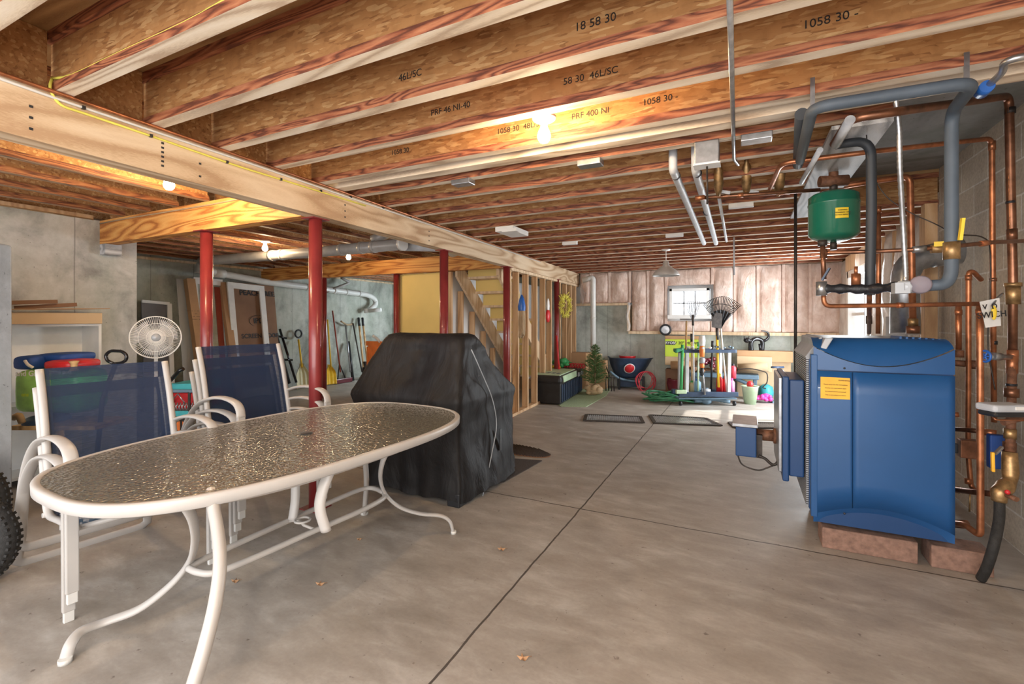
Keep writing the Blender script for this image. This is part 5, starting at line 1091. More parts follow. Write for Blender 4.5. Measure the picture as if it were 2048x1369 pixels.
# black looped handle of a mower, wagon
mh = thing('push_mower', wc(-3.05, 3.62), 'black looped handle of a yard machine behind the left chair', 'mower')
m = MB(); P = fillet([W(x, y, 3.6) for x, y in ((228, 728), (214, 722), (211, 710), (221, 702), (244, 703), (254, 711), (252, 722), (240, 727), (228, 728))], 0.02, 3); m.tube(P, 0.012, 10); m.build('handle_loop', 'black_gloss', mh)
m = MB(); m.tube([W(232, 726, 3.6), W(205, 800, 3.55), Vector((*W(190, 0, 3.5).xy, 0.15))], 0.016, 10); m.build('shaft', 'black', mh)
q = wc(-3.1, 3.5); m = MB(); m.box(q.x-0.15, q.x+0.15, q.y-0.15, q.y+0.15, 0.0, 0.2); m.build('deck', 'iron', mh, bevel=0.03)
wg = thing('garden_wagon', wc(-2.75, 4.15), 'small wheeled wagon with teal rim and red cargo between the chair stacks', 'wagon')
def wbox(x0, x1, y0, y1, D, dep, nm, mt, bev=0.004, par=wg):
    a, b = W(x0, y1, D), W(x1, y0, D); A = [Vector((a.x, a.y, a.z)), Vector((b.x, b.y, a.z))]; v = Vector((FX, FY, 0))*dep
    m = MB(); m.prism([A[0], A[1], A[1]+v, A[0]+v], (0, 0, b.z-a.z)); return m.build(nm, mt, par, bevel=bev)
wbox(332, 398, 823, 834, 4.0, 0.45, 'tray', 'teal'); wbox(332, 386, 780, 786, 4.0, 0.02, 'top_rail', 'slate')
for x_ in (335, 375, 396): wbox(x_, x_+4, 784, 824, 4.0, 0.02, 'upright', 'iron')
wbox(336, 394, 787, 822, 4.06, 0.35, 'cargo', 'red'); wbox(338, 392, 768, 782, 4.06, 0.35, 'cargo_cloth', 'teal', 0.01)
m = MB()
for k in range(9): m.tube([W(336+k*6, 824, 4.02), W(344+k*6, 806, 4.02)], 0.004, 5); m.tube([W(344+k*6, 824, 4.02), W(336+k*6, 806, 4.02)], 0.004, 5)
m.tube([W(334, 812, 4.01), W(356, 788, 4.01), W(370, 808, 4.01)], 0.006, 6)
m.build('net', 'steel', wg)
for (x_, y_) in ((360, 852), (345, 855)):
    c = W(x_, y_, 4.0); c.z = 0.075 if x_ == 360 else 0.07; c = Vector((c.x, c.y, CAMH-(y_-HY)/FPX*4.0)); ax2 = ax_
    w_ = MB(); w_.tube([c+(u*math.cos(a)+v*math.sin(a))*0.05 for a in [k*2*math.pi/24 for k in range(24)]], 0.014, 10, closed=True); ww = w_.build('wheel', 'rubber', wg)
    MB().cyl(c-ax2*0.01, c+ax2*0.012, 0.040, 16).build('rim', 'orange', ww)
m = MB(); m.tube([W(338, 765, 4.0), W(358, 742, 4.0), W(367, 738, 4.0)], 0.016, 8); m.build('pull_handle', 'black_gloss', wg)
m = MB(); 
for (x_, y_) in ((340, 850), (365, 850)): pass
a = W(362, 836, 4.0); m.bar((a.x, a.y, 0.0), (a.x, a.y, a.z), 0.02, 0.02); a = W(385, 836, 4.3); m.bar((a.x, a.y, 0.0), (a.x, a.y, a.z), 0.02, 0.02); m.build('leg_strut', 'iron', wg)

# ------------------------------------------------------------------ things leaning on the far left wall
XT, XB = -7.80, -7.56
def lean(pxl, pyl, pxr, pyr, mat, name, label, cat, th=0.03, XT_=XT, XB_=XB, group=None, frame=None, zb=0.0):
    """panel between the two top corners given in the photo, foot on the floor"""
    a, b = Xp(pxl, pyl, XT_), Xp(pxr, pyr, XT_); a0, b0 = Vector((XB_, a.y, zb)), Vector((XB_, b.y, zb)); nrm = Vector((a.z, 0, XT_*-1+XB_)).normalized()
    if nrm.x < 0: nrm = -nrm
    P = lambda u, v, d=0.0: a0.lerp(b0, u).lerp(a.lerp(b, u), v)+nrm*d
    t = thing(name, ((a0+b0)/2), label, cat, group); m = MB(); m.prism([P(0, 0), P(1, 0), P(1, 1), P(0, 1)], nrm*th); m.build('panel', mat, t, bevel=0.003)
    return t, P
t, P = lean(281, 603, 336, 608, 'screenmesh', 'storm_window', 'dark screen panel with white edge standing by the wall corner behind the fan', 'screen', 0.02, XB_=-7.7)
m = MB(); m.bar(P(1, 0, .03), P(1, 1, .03), 0.06, 0.03, (1, 0, 0)); m.bar(P(0, 1, .03), P(1, 1, .03), 0.04, 0.03, (1, 0, 0)); m.build('frame', 'white', t)
t, P = lean(352, 558, 378, 561, 'poly', 'plastic_wrap', 'clear plastic wrapped sheet leaning left of the tall cartons', 'plastic sheet', 0.01)
t, P = lean(366, 560, 383, 561, 'card', 'tall_carton', 'tall narrow tan carton with printed lines, left of the bright red post', 'carton', 0.10, XB_=-7.35)
for j in range(4): text(('-- -- - -- ---', '--', '-- ---', '---- --')[j], 0.06, P(0.5, 0.74-j*0.022, 0.103), (0, 1, 0), (-0.2, 0, 1), 'ink', t, 'printed_line')
t, P = lean(382, 562, 440, 567, 'wall_far', 'wooden_door_frame', 'white framed grey glass door leaf leaning behind the bright red post', 'door leaf', 0.03)
m = MB(); m.bar(P(0, 1, .05), P(1, 1, .05), 0.10, 0.04, (1, 0, 0)); m.bar(P(0.03, 0, .05), P(0.03, 1, .05), 0.08, 0.04, (1, 0, 0)); m.build('frame', 'white', t)
t, P = lean(425, 575, 436, 576, 'red_handle', 'door_jamb', 'reddish brown jamb strip leaning right of the bright red post', 'strip', 0.05)
t, P = lean(436, 566, 449, 567, 'card', 'tall_carton', 'tall slim tan carton right of the bright red post', 'carton', 0.07, XB_=-7.38)
t, P = lean(448, 566, 456, 567, 'card_dark', 'door_jamb', 'dark brown strip squeezed beside the white screen door', 'strip', 0.06)
t, P = lean(459, 566, 541, 574, 'card_dark', 'large_carton', 'big brown carton marked with a handwritten name, behind the white screen door', 'carton', 0.09)
text('PEACHTREE', 0.125, P(0.56, 0.915, 0.096), (0, 1, 0), (-0.2, 0, 1), 'ink', t, 'handwriting', 0.004)
text('IPD', 0.13, P(0.53, 0.665, 0.096), (0, 1, 0), (-0.2, 0, 1), 'ink', t, 'handwriting', 0.003)
text('SCREEN DOOR', 0.105, P(0.56, 0.53, 0.096), (0, 1, 0), (-0.2, 0, 1), 'ink', t, 'handwriting', 0.003)
m = MB(); cc = P(0.53, 0.665, 0.097); m.tube([cc+Vector((0, math.cos(a)*0.17, math.sin(a)*0.10)) for a in [k*math.pi/14 for k in range(28)]], 0.004, 5, closed=True); m.build('ring_mark', 'ink', t)
a, b = Xp(454, 564, XT+0.12), Xp(527, 573, XT+0.12); a0, b0 = Vector((XB+0.14, a.y, 0)), Vector((XB+0.14, b.y, 0))
P = lambda u, v: a0.lerp(b0, u).lerp(a.lerp(b, u), v)
sdoor = thing('screen_door', (a0+b0)/2, 'white framed screen door leaning in front of the big marked carton', 'screen door')
m = MB(); m.bar(P(0.07, 0), P(0.07, 1), 0.10, 0.03, (1, 0, 0)); m.bar(P(0.93, 0), P(0.93, 1), 0.10, 0.03, (1, 0, 0)); m.bar(P(0, 0.975), P(1, 0.975), 0.10, 0.03, (1, 0, 0)); m.bar(P(0, 0.05), P(1, 0.05), 0.14, 0.03, (1, 0, 0)); m.build('frame', 'white', sdoor, bevel=0.003)
MB().sphere(P(0.93, 0.46)+Vector((0.03, 0, 0)), 0.02, 8).build('door_knob', 'brass', sdoor)
# tools leaning on the far wall
def tool(name, top, bot, r, mat, label, cat='tool', DX=(XL2+0.12, XL2+0.42)):
    a, b = Xp(*top, DX[0]), Xp(*bot, DX[1]); b.z = max(0.02, b.z) if name != 'level_bar' else 0.02
    t = thing(name, (b.x, b.y, 0), label, cat); MB().cyl(a, b, r, 10).build('handle', mat, t); return t, a, b
t, a, b = tool('roof_rack', (546, 648), (578, 768), 0.035, 'black', 'black folded metal rack leaning right of the marked carton', 'rack')
m = MB(); m.cyl(a+Vector((0, 0.14, -0.1)), b+Vector((0, 0.16, 0.0)), 0.022); m.cyl(a.lerp(b, .2), a.lerp(b, .25)+Vector((0, 0.2, 0)), 0.02); m.cyl(a.lerp(b, .6), a.lerp(b, .62)+Vector((0, 0.2, 0)), 0.02); m.build('rail', 'black_gloss', t)
t, a, b = tool('snow_shovel', (597, 680), (604, 735), 0.018, 'yellow_plastic', 'snow shovel with yellow handle and cream ribbed scoop', 'shovel')
m = MB(); hc_ = Xp(597, 668, XL2+0.1); m.tube([hc_+Vector((0, math.cos(a_)*0.075, math.sin(a_)*0.075)) for a_ in [k*math.pi/6 for k in range(12)]], 0.018, 8, closed=True); m.build('grip', 'black', t)
s0, s1, s2, s3 = Xp(600, 730, XL2+0.2), Xp(610, 730, XL2+0.2), Xp(622, 768, XL2+0.5), Xp(598, 770, XL2+0.5)
def scoop(cx, y0, cy, wpx, x0_, x1_, mat, t, ribs=4):
    A = Xp(cx-wpx*0.15, y0, x0_); B = Xp(cx+wpx*0.15, y0, x0_); Cc = Xp(cx+wpx*0.62, cy, x1_); D_ = Xp(cx-wpx*0.38, cy, x1_); Cc.z = D_.z = 0.02
    def fn(u, v):
        w = min(1, 0.15+1.5*v) if v < 0.55 else 1
        l = A.lerp(D_, v); r = B.lerp(Cc, v); mid = (l+r)/2; hw_ = (Cc-D_)/2*max(0.25, math.sin(min(1, v*1.9)*math.pi/2))
        return mid+hw_*(2*u-1)+Vector((-0.06*math.sin(math.pi*u)+0.008*math.cos(u*math.pi*2*ribs), 0, 0))
    MB().grid(fn, 24, 12).build('scoop', mat, t, solid=0.006)
scoop(604, 728, 765, 27, XL2+0.22, XL2+0.42, 'cream_plastic', t)
t, a, b = tool('snow_shovel', (655, 640), (662, 735), 0.016, 'yellow_plastic', 'yellow snow shovel half hidden behind the rear red post', 'shovel')
scoop(660, 730, 757, 22, XL2+0.22, XL2+0.5, 'yellow_plastic', t)
t, a, b = tool('push_broom', (665, 622), (681, 745), 0.015, 'red_handle', 'push broom with reddish handle and wide dark red head', 'broom')
q0, q1 = Xp(668, 757, XL2+0.4), Xp(702, 752, XL2+0.4); q0.z = q1.z = 0.05; m = MB(); m.bar(q0, q1, 0.09, 0.09); m.build('broom_head', 'maroon', t, bevel=0.01)
m = MB(); k0 = a.lerp(b, 0.86); m.cyl(k0, q0.lerp(q1, 0.2), 0.012); m.cyl(k0, q0.lerp(q1, 0.7), 0.012); m.build('brace', 'black', t)
t, a, b = tool('garden_rake', (691, 650), (701, 745), 0.016, 'steel', 'grey handled rake leaning head up, right of the push broom', 'rake')
m = MB(); h0, h1 = Xp(682, 643, XL2+0.1), Xp(707, 648, XL2+0.1); m.tube(bez([h0, h0.lerp(h1, 0.5)-Vector((0, 0, 0.05)), h1], 4), 0.02, 8); m.build('rake_head', 'tan', t)
t, a, b = tool('level_bar', (697, 684), (706, 750), 0.03, 'black', 'short dark navy bar leaning beside the grey rake', 'bar')
t, a, b = tool('shovel', (706, 647), (724, 745), 0.015, 'iron', 'dark handled shovel right of the rake', 'shovel')
t, a, b = tool('post_digger', (717, 636), (727, 735), 0.022, 'ash', 'two handled post hole digger with black grips', 'digger')
m = MB(); m.cyl(a, a.lerp(b, 0.17), 0.027); m.cyl(a+Vector((0, 0.12, 0)), a.lerp(b, 0.17)+Vector((0, 0.12, 0)), 0.027); m.build('grip', 'black', t)
m = MB(); m.cyl(a+Vector((0, 0.12, 0)), b+Vector((0, 0.14, 0)), 0.022); m.build('second_handle', 'ash', t)
m = MB(); m.cyl(Vector((b.x, b.y+0.05, 0)), b+Vector((0, 0.07, 0.12)), 0.07, 14); m.build('jaws', 'iron', t)
q = W(748, 700, 8.3); t = thing('orange_bin', (q.x, q.y, 0), 'orange slatted bin behind the covered grill on the left', 'bin')
MB().box(q.x-0.15, q.x+0.35, q.y, q.y+0.4, 0, CAMH-(686-HY)/FPX*8.3).build('bin_body', 'orange', t, bevel=0.01)
m = MB(); zt2 = CAMH-(683-HY)/FPX*8.3
for k in range(5): m.box(q.x-0.16+k*0.1, q.x-0.12+k*0.1, q.y-0.012, q.y, 0.3, zt2-0.1)
m.box(q.x-0.17, q.x+0.37, q.y-0.02, q.y+0.02, zt2-0.08, zt2); m.build('slats', 'orange', t)
tag(MB().tube(bez([W(745, 672, 8.25), W(752, 676, 8.25), W(760, 684, 8.2)], 4), 0.025, 8).build('white_bracket', 'white'), 'white curved bracket poking out above the orange bin', 'bracket')

# ------------------------------------------------------------------ drain pipes on the left
def drain(pts, r, mat, label, fil=0.10, rings_=(), name='drain_pipe'):
    t = thing(name, pts[0], label, 'pipe'); MB().tube(fillet(pts, fil), r, 18).build('tube', mat, t)
    for (p, d, rr, ln) in rings_: d = Vector(d).normalized(); MB().cyl(p-d*ln/2, p+d*ln/2, rr, 18).build('coupling', mat, t)
    return t
def onX(px, py, D): return W(px, py, D)
g0 = Xp(398, 541, XL2+0.30); g1 = Xp(403, 522, XL2+0.30)
y5 = 4.9
d0 = Zp(410, 522, 2.12); d1 = Zp(640, 504, 2.12); d2 = Zp(800, 489, 2.12); d3 = Zp(868, 499, 2.12)
drain([Vector((g0.x, g0.y, g0.z-0.05)), g1, d0.lerp(d1, 0.02), d1, d2], 0.062, 'grey_pvc', 'thick grey drain pipe crossing below the left joists to the end cap', 0.12,
      [(d0.lerp(d1, f_), d1-d0, 0.068, 0.05) for f_ in (0.62, 0.7)]+[(d1.lerp(d2, f_), d2-d1, 0.069, 0.045) for f_ in (0.3, 0.55, 0.7)])
dd = (d2-d1).normalized(); tag(MB().cyl(d2+dd*0.01, d2+dd*0.05, 0.072, 20).build('end_cap', 'white_pvc'), 'white round clean-out cap at the end of the thick drain pipe', 'cap')
drain([d2.lerp(d1, 0.05)+Vector((0, 0.14, 0)), d2+Vector((0.5, 0.5, 0.0)), Zp(875, 500, 2.12)+Vector((0, 0.3, 0))], 0.05, 'pale_foam', 'pale pipe continuing right behind the clean-out cap', 0.1)
drain([Zp(745, 480, 2.2), Zp(765, 472, 2.24), Zp(775, 468, 2.28)], 0.05, 'grey_pvc', 'short grey riser branching up from the thick drain pipe', 0.05)
w0 = Xp(428, 545, XL2+0.22); w1 = Xp(530, 564, XL2+0.20); w2 = Xp(735, 590, XL2+0.18); w3 = Xp(752, 602, XL2+0.18); w4 = Xp(752, 612, XL2+0.18); w5 = Xp(738, 625, XL2+0.18)
drain([Xp(398, 536, XL2+0.3), w0, w1, w2, Xp(750, 598, XL2+0.18), Xp(752, 610, XL2+0.18), Xp(738, 622, XL2+0.2), Xp(728, 622, XL2+0.12)], 0.058, 'white_pvc', 'long white drain pipe sloping along the far left concrete wall', 0.10,
      [(w0.lerp(w1, 0.1), w1-w0, 0.070, 0.16)]+[(w1.lerp(w2, f_), w2-w1, 0.066, 0.05) for f_ in (0.35, 0.62, 0.75, 0.9)])
drain([Xp(738, 622, XL2+0.22), Xp(762, 620, XL2+0.5)], 0.045, 'white_pvc', 'short white pipe stub with open end at the wall corner', 0.02)
drain([Xp(735, 590, XL2+0.2)+Vector((0, -1.2, 0.0)), Xp(700, 575, XL2+0.25)+Vector((0, 0, 0.10)), Xp(683, 556, XL2+0.3)], 0.03, 'grey_pvc', 'grey curved vent pipe above the long white drain pipe', 0.06)
q = Zp(118, 1062, 0); q2 = Zp(225, 1052, 0); fb = thing('small_box', q, 'small patterned white box on the floor under the left chairs', 'box')
m = MB(); uu = q2-q; vv = Vector((-uu.y, uu.x, 0)).normalized()*0.22; m.prism([q, q2, q2+vv, q+vv], (0, 0, 0.11)); m.build('box_body', 'white', fb, bevel=0.004)
m = MB(); rr = random.Random(6)
for k in range(26): p = q+uu*rr.uniform(.04, .96)+vv*rr.uniform(.05, .95)+Vector((0, 0, .111)); m.cbox(p, (.03, .02, .002))
for k in range(14): p = q+uu*rr.uniform(.04, .96)-vv.normalized()*.001+Vector((0, 0, rr.uniform(.02, .1))); m.cbox(p, (.03, .002, .02), Matrix((uu.normalized(), vv.normalized(), Vector((0, 0, 1)))).transposed())
m.build('print_pattern', 'slate', fb)
# ================================================================== BACK OF THE ROOM
# green turf mat and black storage trunk
flat('turf_mat', [Zp(1122, 814, 0), Zp(1172, 815, 0), Zp(1213, 792, 0), Zp(1222, 778, 0), Zp(1165, 778, 0), Zp(1100, 800, 0)], 'grass', 'faded green turf mat lying under the black storage trunk', 'mat', 0.008)
a, b, c = Zp(1067, 804, 0.01), Zp(1122, 811, 0.01), Zp(1166, 783, 0.01)
ux = (b-a); ux.z = 0; uy = (c-b); uy.z = 0; ux = Vector((ux.length, 0, 0)) if abs(ux.y) < 0.25 else ux
a = b-ux; hT = CAMH-(760-HY)/FPX*((b.x*FX)+(b.y*FY))
tk = thing('storage_trunk', (a+b)/2+uy/2, 'black ribbed plastic storage trunk with sage green lid panels', 'trunk')
Q = lambda u, v, z: a+ux*u+uy*v+Vector((0, 0, z))
m = MB(); m.prism([Q(.03, .02, .0), Q(.97, .02, .0), Q(.97, .98, .0), Q(.03, .98, .0)], (0, 0, hT-0.06)); m.build('body', 'black', tk, bevel=0.015)
m = MB()
for k in range(13): m.bar(Q(.985, .06+k*.073, .03), Q(.985, .06+k*.073, hT-.10), 0.03, 0.02, tuple(ux))
m.build('ribs', 'navy', tk)
m = MB(); m.prism([Q(0, 0, hT-.09), Q(1, 0, hT-.09), Q(1, 1, hT-.09), Q(0, 1, hT-.09)], (0, 0, .13)); m.build('lid', 'black', tk, bevel=0.045)
m = MB(); m.prism([Q(.08, .03, hT+.038), Q(.92, .05, hT+.038), Q(.92, .70, hT+.038), Q(.08, .70, hT+.038)], (0, 0, .012))
m.prism([Q(1.0, .08, hT+.03), Q(1.005, .66, hT+.03), Q(1.012, .66, hT-.07), Q(1.012, .10, hT-.07)], (ux.x*-0.02, 0, 0.0)); m.build('lid_panel', 'mint', tk)
m = MB()
for v_ in (.76, .92): m.cbox(Q(1.02, v_, hT-.05), (0.03, 0.08, 0.07))
m.build('latch', 'boiler_grey', tk, bevel=0.006)
m = MB()
for k in range(4): m.cbox(Q(.25+k*.17, .2, hT+.051), (0.05, 0.10, 0.006))
m.build('recess', 'navy', tk)
q = Q(.35, .78, hT+.05)
def lumps(c, n, r, ext, seed):
    rr = random.Random(seed); m = MB()
    for k in range(n): m.sphere(c+Vector((rr.uniform(-ext[0], ext[0]), rr.uniform(-ext[1], ext[1]), rr.uniform(0, ext[2]))), r*rr.uniform(.6, 1.2), 8, (rr.uniform(.7, 1.3), 1, rr.uniform(.5, .9)))
    return m
zt = q.z
tag(lumps(q+Vector((0, 0, .06)), 16, .06, (.17, .10, .07), 3).build('net_bag', 'green'), 'crumpled bright green net bundle on the storage trunk', 'net')
tag(lumps(Q(.2, .72, hT+.06), 9, .035, (.10, .06, .02), 4).build('cord_bundle', 'yellow'), 'small yellow cord bundle left of the green net on the trunk', 'cord')
q = Q(.75, .80, hT+.09); m = MB()
for k in range(9): m.tube([q+Vector((-.20+k*.05+.028*math.cos(t_), .03*math.sin(t_*2), .045*math.sin(t_)*0.8)) for t_ in [j*math.pi/6 for j in range(12)]], 0.012, 6, closed=True)
tag(m.build('rope_coil', 'rope_red'), 'red and white coiled rope on top of the storage trunk', 'rope')
# little fir tree in burlap
bt = Zp(1190, 790, 0); tr = thing('fir_tree', (bt.x, bt.y, 0), 'small fir tree with its root ball wrapped in burlap', 'tree')
Dt = bt.x*FX+bt.y*FY; ht = CAMH-(688-HY)/FPX*Dt
m = lumps(Vector((bt.x, bt.y, 0.04)), 14, .09, (.13, .10, .12), 9); m.build('burlap', 'card_pale', tr)
MB().tube([(bt.x, bt.y, .1), (bt.x, bt.y, ht)], [0.018, 0.004], 8).build('trunk', 'card_dark', tr)
m = MB(); rr = random.Random(5); n = 0
for lv in range(26):
    v = lv/25; z = 0.20+(ht-0.24)*v; R2 = 0.27*(1-v)**0.8+0.03
    for k in range(11 if v < 0.7 else 7):
        a_ = rr.uniform(0, 6.28); L3 = R2*rr.uniform(.7, 1.1); d = Vector((math.cos(a_), math.sin(a_), rr.uniform(.15, .55))); s0 = Vector((bt.x, bt.y, z)); e_ = s0+d*L3
        m.tube([s0, e_], [0.004, 0.002], 4, caps=False)
        for j in range(9):
            p = s0.lerp(e_, 0.25+j*0.085); w = Vector((rr.uniform(-1, 1), rr.uniform(-1, 1), rr.uniform(-.3, 1))).normalized()*0.035; w2 = d.cross(w).normalized()*0.005
            m.add([p-w2, p+w2, p+w+d*0.02], [(0, 1, 2)])
o = m.build('foliage', 'leaf', tr)
# cartons by the wall, white waste pipe
def carton(px0, px1, py0, py1, D, dep, mat, name, label, cat='carton', group=None, bevel=0.004, floor=False):
    p, q = Yp(px0, py1, D), Yp(px1, py0, D); z0 = 0.0 if floor else p.z      # D: the wall-parallel plane of its front
    m = MB(); m.box(p.x, q.x, D, D+dep, z0, q.z); return tag(m.build(name, mat, bevel=bevel), label, cat, group)
carton(1128, 1172, 707, 768, 8.62, 0.35, 'card', 'carton', 'wide brown carton behind the fir tree and storage trunk', floor=True)
carton(1173, 1199, 709, 760, 8.78, 0.2, 'card_pale', 'carton', 'pale carton side just behind the fir tree top', floor=True)
bh = carton(1199, 1211, 722, 778, 8.75, 0.18, 'card', 'birdhouse', 'tall narrow wooden birdhouse between fir tree and wheelbarrow', 'birdhouse', floor=True)
q = Yp(1187, 555, 9.02); q2 = Yp(1174, 559, 9.02)
drain([Vector((q2.x-0.08, 9.0, q2.z-0.02)), Vector((q.x, 9.0, q.z)), Vector((q.x, 9.0, 0.0))], 0.052, 'white_pvc', 'white vertical waste pipe with top elbow at the back wall', 0.07, [(Vector((q.x, 9.0, 1.35)), UP, 0.056, 0.03)])
q = Zp(1122, 790, 0); tag(MB().tube([Vector((q.x-.0, q.y, 0.02)), on_beam(1113, 0.04, 1.05)], [0.022, 0.016], 8).build('red_handle_tool', 'red'), 'tall red tool handle leaning by the studs near the wreath', 'tool handle')
# wreath, mop, red figure hung on the studs
q = on_beam(1130, 0.075); c = Vector((q.x+0.0, q.y, CAMH-(612-HY)/FPX*(q.x*FX+q.y*FY)))
m = MB(); rr = random.Random(2); Rw = 0.17
for k in range(150):
    a_ = k/150*6.283; p = c+Vector((0.02*rr.uniform(-1, 1), math.cos(a_)*Rw*1.25, math.sin(a_)*Rw)); d = Vector((rr.uniform(-.03, .06), rr.uniform(-.08, .08), rr.uniform(-.08, .08)))
    m.tube([p-d*.6, p+d*.2+Vector((0, .02, 0)), p+d], 0.006, 5)
tag(m.build('wreath', 'lemon'), 'round lemon yellow ribbon wreath hanging on the far studs', 'wreath')
q = on_beam(1043.5, 0.06); D_ = q.x*FX+q.y*FY; zz = lambda py: CAMH-(py-HY)/FPX*D_
mp = thing('hanging_mop', (q.x, q.y, zz(674)), 'blue topped white string mop hanging between the studs', 'mop')
MB().lathe((q.x, q.y, zz(622)), [(0.05, 0), (0.055, .06), (0.035, .16), (0.01, .22), (0, .22)], 12).build('mop_head', 'blue', mp)
m = MB()
for k in range(16): a_ = k*.39; p = Vector((q.x+.035*math.cos(a_), q.y+.035*math.sin(a_), zz(618))); m.tube(bez([p, p+Vector((.01*math.sin(k), .012*math.cos(k*2), -.2)), Vector((p.x, p.y, zz(673)+.03*math.sin(k)))], 3), 0.012, 6)
m.build('strings', 'tan', mp)
q = on_beam(1096, 0.06); D_ = q.x*FX+q.y*FY
rf = thing('hanging_glove', (q.x, q.y, zz(645)), 'red and white knitted thing hanging on a stud left of the wreath', 'glove')
MB().sphere((q.x, q.y, zz(632)), 0.085, 12, (.4, .8, 1.3)).build('mitten', 'red', rf); MB().sphere((q.x, q.y, zz(612)), 0.06, 12, (.4, .7, 2.0)).build('cuff', 'white', rf)
# wheelbarrow
wb0 = Zp(1262, 778, 0); Dw = wb0.x*FX+wb0.y*FY; WB = thing('wheelbarrow', (wb0.x, wb0.y, 0), 'dark blue wheelbarrow with a red round badge on its tub', 'wheelbarrow')
def rim_pts(cx, cy, rx, ry, z, n=28, e=3.0):
    out = []
    for k in range(n):
        a_ = 2*math.pi*k/n; c_, s_ = math.cos(a_), math.sin(a_)
        out.append(Vector((wb0.x, wb0.y, z))+rx_*(cx+math.copysign(abs(c_)**(2/e), c_)*rx)+ry_*(cy+math.copysign(abs(s_)**(2/e), s_)*ry))
    return out
sc_ = Dw/FPX; zw = lambda py: CAMH-(py-HY)*sc_
m = MB(); loops = [rim_pts(0.02, .15, 44*sc_, .34, zw(716)), rim_pts(0.02, .15, 41*sc_, .31, zw(718)), rim_pts(.0, .15, 36*sc_, .27, zw(732)), rim_pts(-.02, .15, 26*sc_, .2, zw(751)), rim_pts(-.02, .15, 20*sc_, .14, zw(757))]
vs = [p for l in loops for p in l]; n = 28
m.add(vs, [(i*n+k, i*n+(k+1) % n, (i+1)*n+(k+1) % n, (i+1)*n+k) for i in range(4) for k in range(n)]+[tuple(range(4*n, 5*n))], True); m.build('tub', 'navy', WB, solid=0.01)
bc_ = Vector((wb0.x, wb0.y, 0))
bp = bc_+rx_*(-7*sc_)+ry_*(-.155)+Vector((0, 0, zw(736))); MB().lathe(bp, [(0, .012), (.085, .010), (.09, 0)], 24, (-ry_+Vector((0, 0, -.45)))).build('badge', 'red', WB)
MB().lathe(bp+ry_*0.008, [(0, .006), (.10, .004), (.105, 0)], 24, (-ry_+Vector((0, 0, -.45)))).build('badge_ring', 'white', WB)
m = MB()
for s in (-1, 1):
    m.tube(bez([bc_+rx_*(-46*sc_)+ry_*(.15+.3*s)+Vector((0, 0, zw(741))), bc_+rx_*(-25*sc_)+ry_*(.15+.25*s)+Vector((0, 0, zw(756))), bc_+rx_*(10*sc_)+ry_*(.15+.12*s)+Vector((0, 0, zw(763))), bc_+rx_*(35*sc_)+ry_*(.15+.05*s)+Vector((0, 0, .2))], 4), 0.022, 8)
m.build('handle_frame', 'slate', WB)
m = MB()
for (x_, y_) in ((-26, -.1), (-26, .35), (22, -.1)):
    m.bar(bc_+rx_*(x_*sc_)+ry_*y_, bc_+rx_*(x_*sc_)+ry_*y_+Vector((0, 0, zw(752))), 0.05, 0.04)
m.build('leg', 'black', WB); 
m = MB(); m.cbox(bc_+rx_*(-4*sc_)+ry_*.1+Vector((0, 0, zw(768))), (40*sc_, .12, 14*sc_), Matrix((rx_, ry_, Vector((0, 0, 1)))).transposed()); m.build('tray_brace', 'navy', WB, bevel=0.01)
ww = bc_+rx_*(8*sc_)+ry_*.45+Vector((0, 0, .12)); MB().tube([ww+(rx_*math.cos(a_)+Vector((0, 0, 1))*math.sin(a_))*.085 for a_ in [k*math.pi/12 for k in range(24)]], 0.035, 10, closed=True).build('wheel', 'rubber', WB)
rb = bc_+rx_*(-3*sc_)+ry_*.16; MB().lathe((rb.x, rb.y, zw(735)), [(.12, 0), (.155, 22*sc_-.02), (.165, 22*sc_), (.15, 22*sc_)], 26).build('red_bucket', 'red')
rbk = bpy.data.objects['red_bucket']; rbk.name = 'bucket'; tag(rbk, 'red round bucket standing inside the wheelbarrow', 'bucket')
m = MB(); hc_ = bc_+rx_*(22*sc_)+ry_*(-.20)+Vector((0, 0, zw(761)))
for k in range(7):
    rx2, rz2 = (13+((k*5) % 7)*1.1)*sc_, (16+((k*3) % 5)*1.6)*sc_; P = [hc_+rx_*(math.cos(t_)*rx2+.02*math.sin(k*2.3)+.01*math.sin(3*t_+k))+Vector((0, 0, math.sin(t_)*rz2-(rz2-20*sc_)*.8+.01*math.sin(2*t_+k)))+ry_*(-.012*k) for t_ in [j*math.pi/16 for j in range(32)]]
    m.tube(P, 0.0055, 6, closed=True)
tag(m.build('extension_cord', 'pinkred'), 'coiled pink-red extension cord hanging on the wheelbarrow front', 'cord')
m = MB(); p = Zp(1212, 783, 0)
for k in range(4): q = p+rx_*(k*.05); m.cyl(q, q+Vector((0, 0, .26)), 0.011)
m.cyl(p+Vector((0, 0, .26)), p+rx_*.16+Vector((0, 0, .26)), .012); m.cyl(p+rx_*.08+Vector((0, 0, .26)), p+rx_*.05+ry_*.3+Vector((0, 0, .45)), .012)
tag(m.build('hand_cultivator', 'iron'), 'dark iron pronged tool standing between birdhouse and wheelbarrow', 'tool')
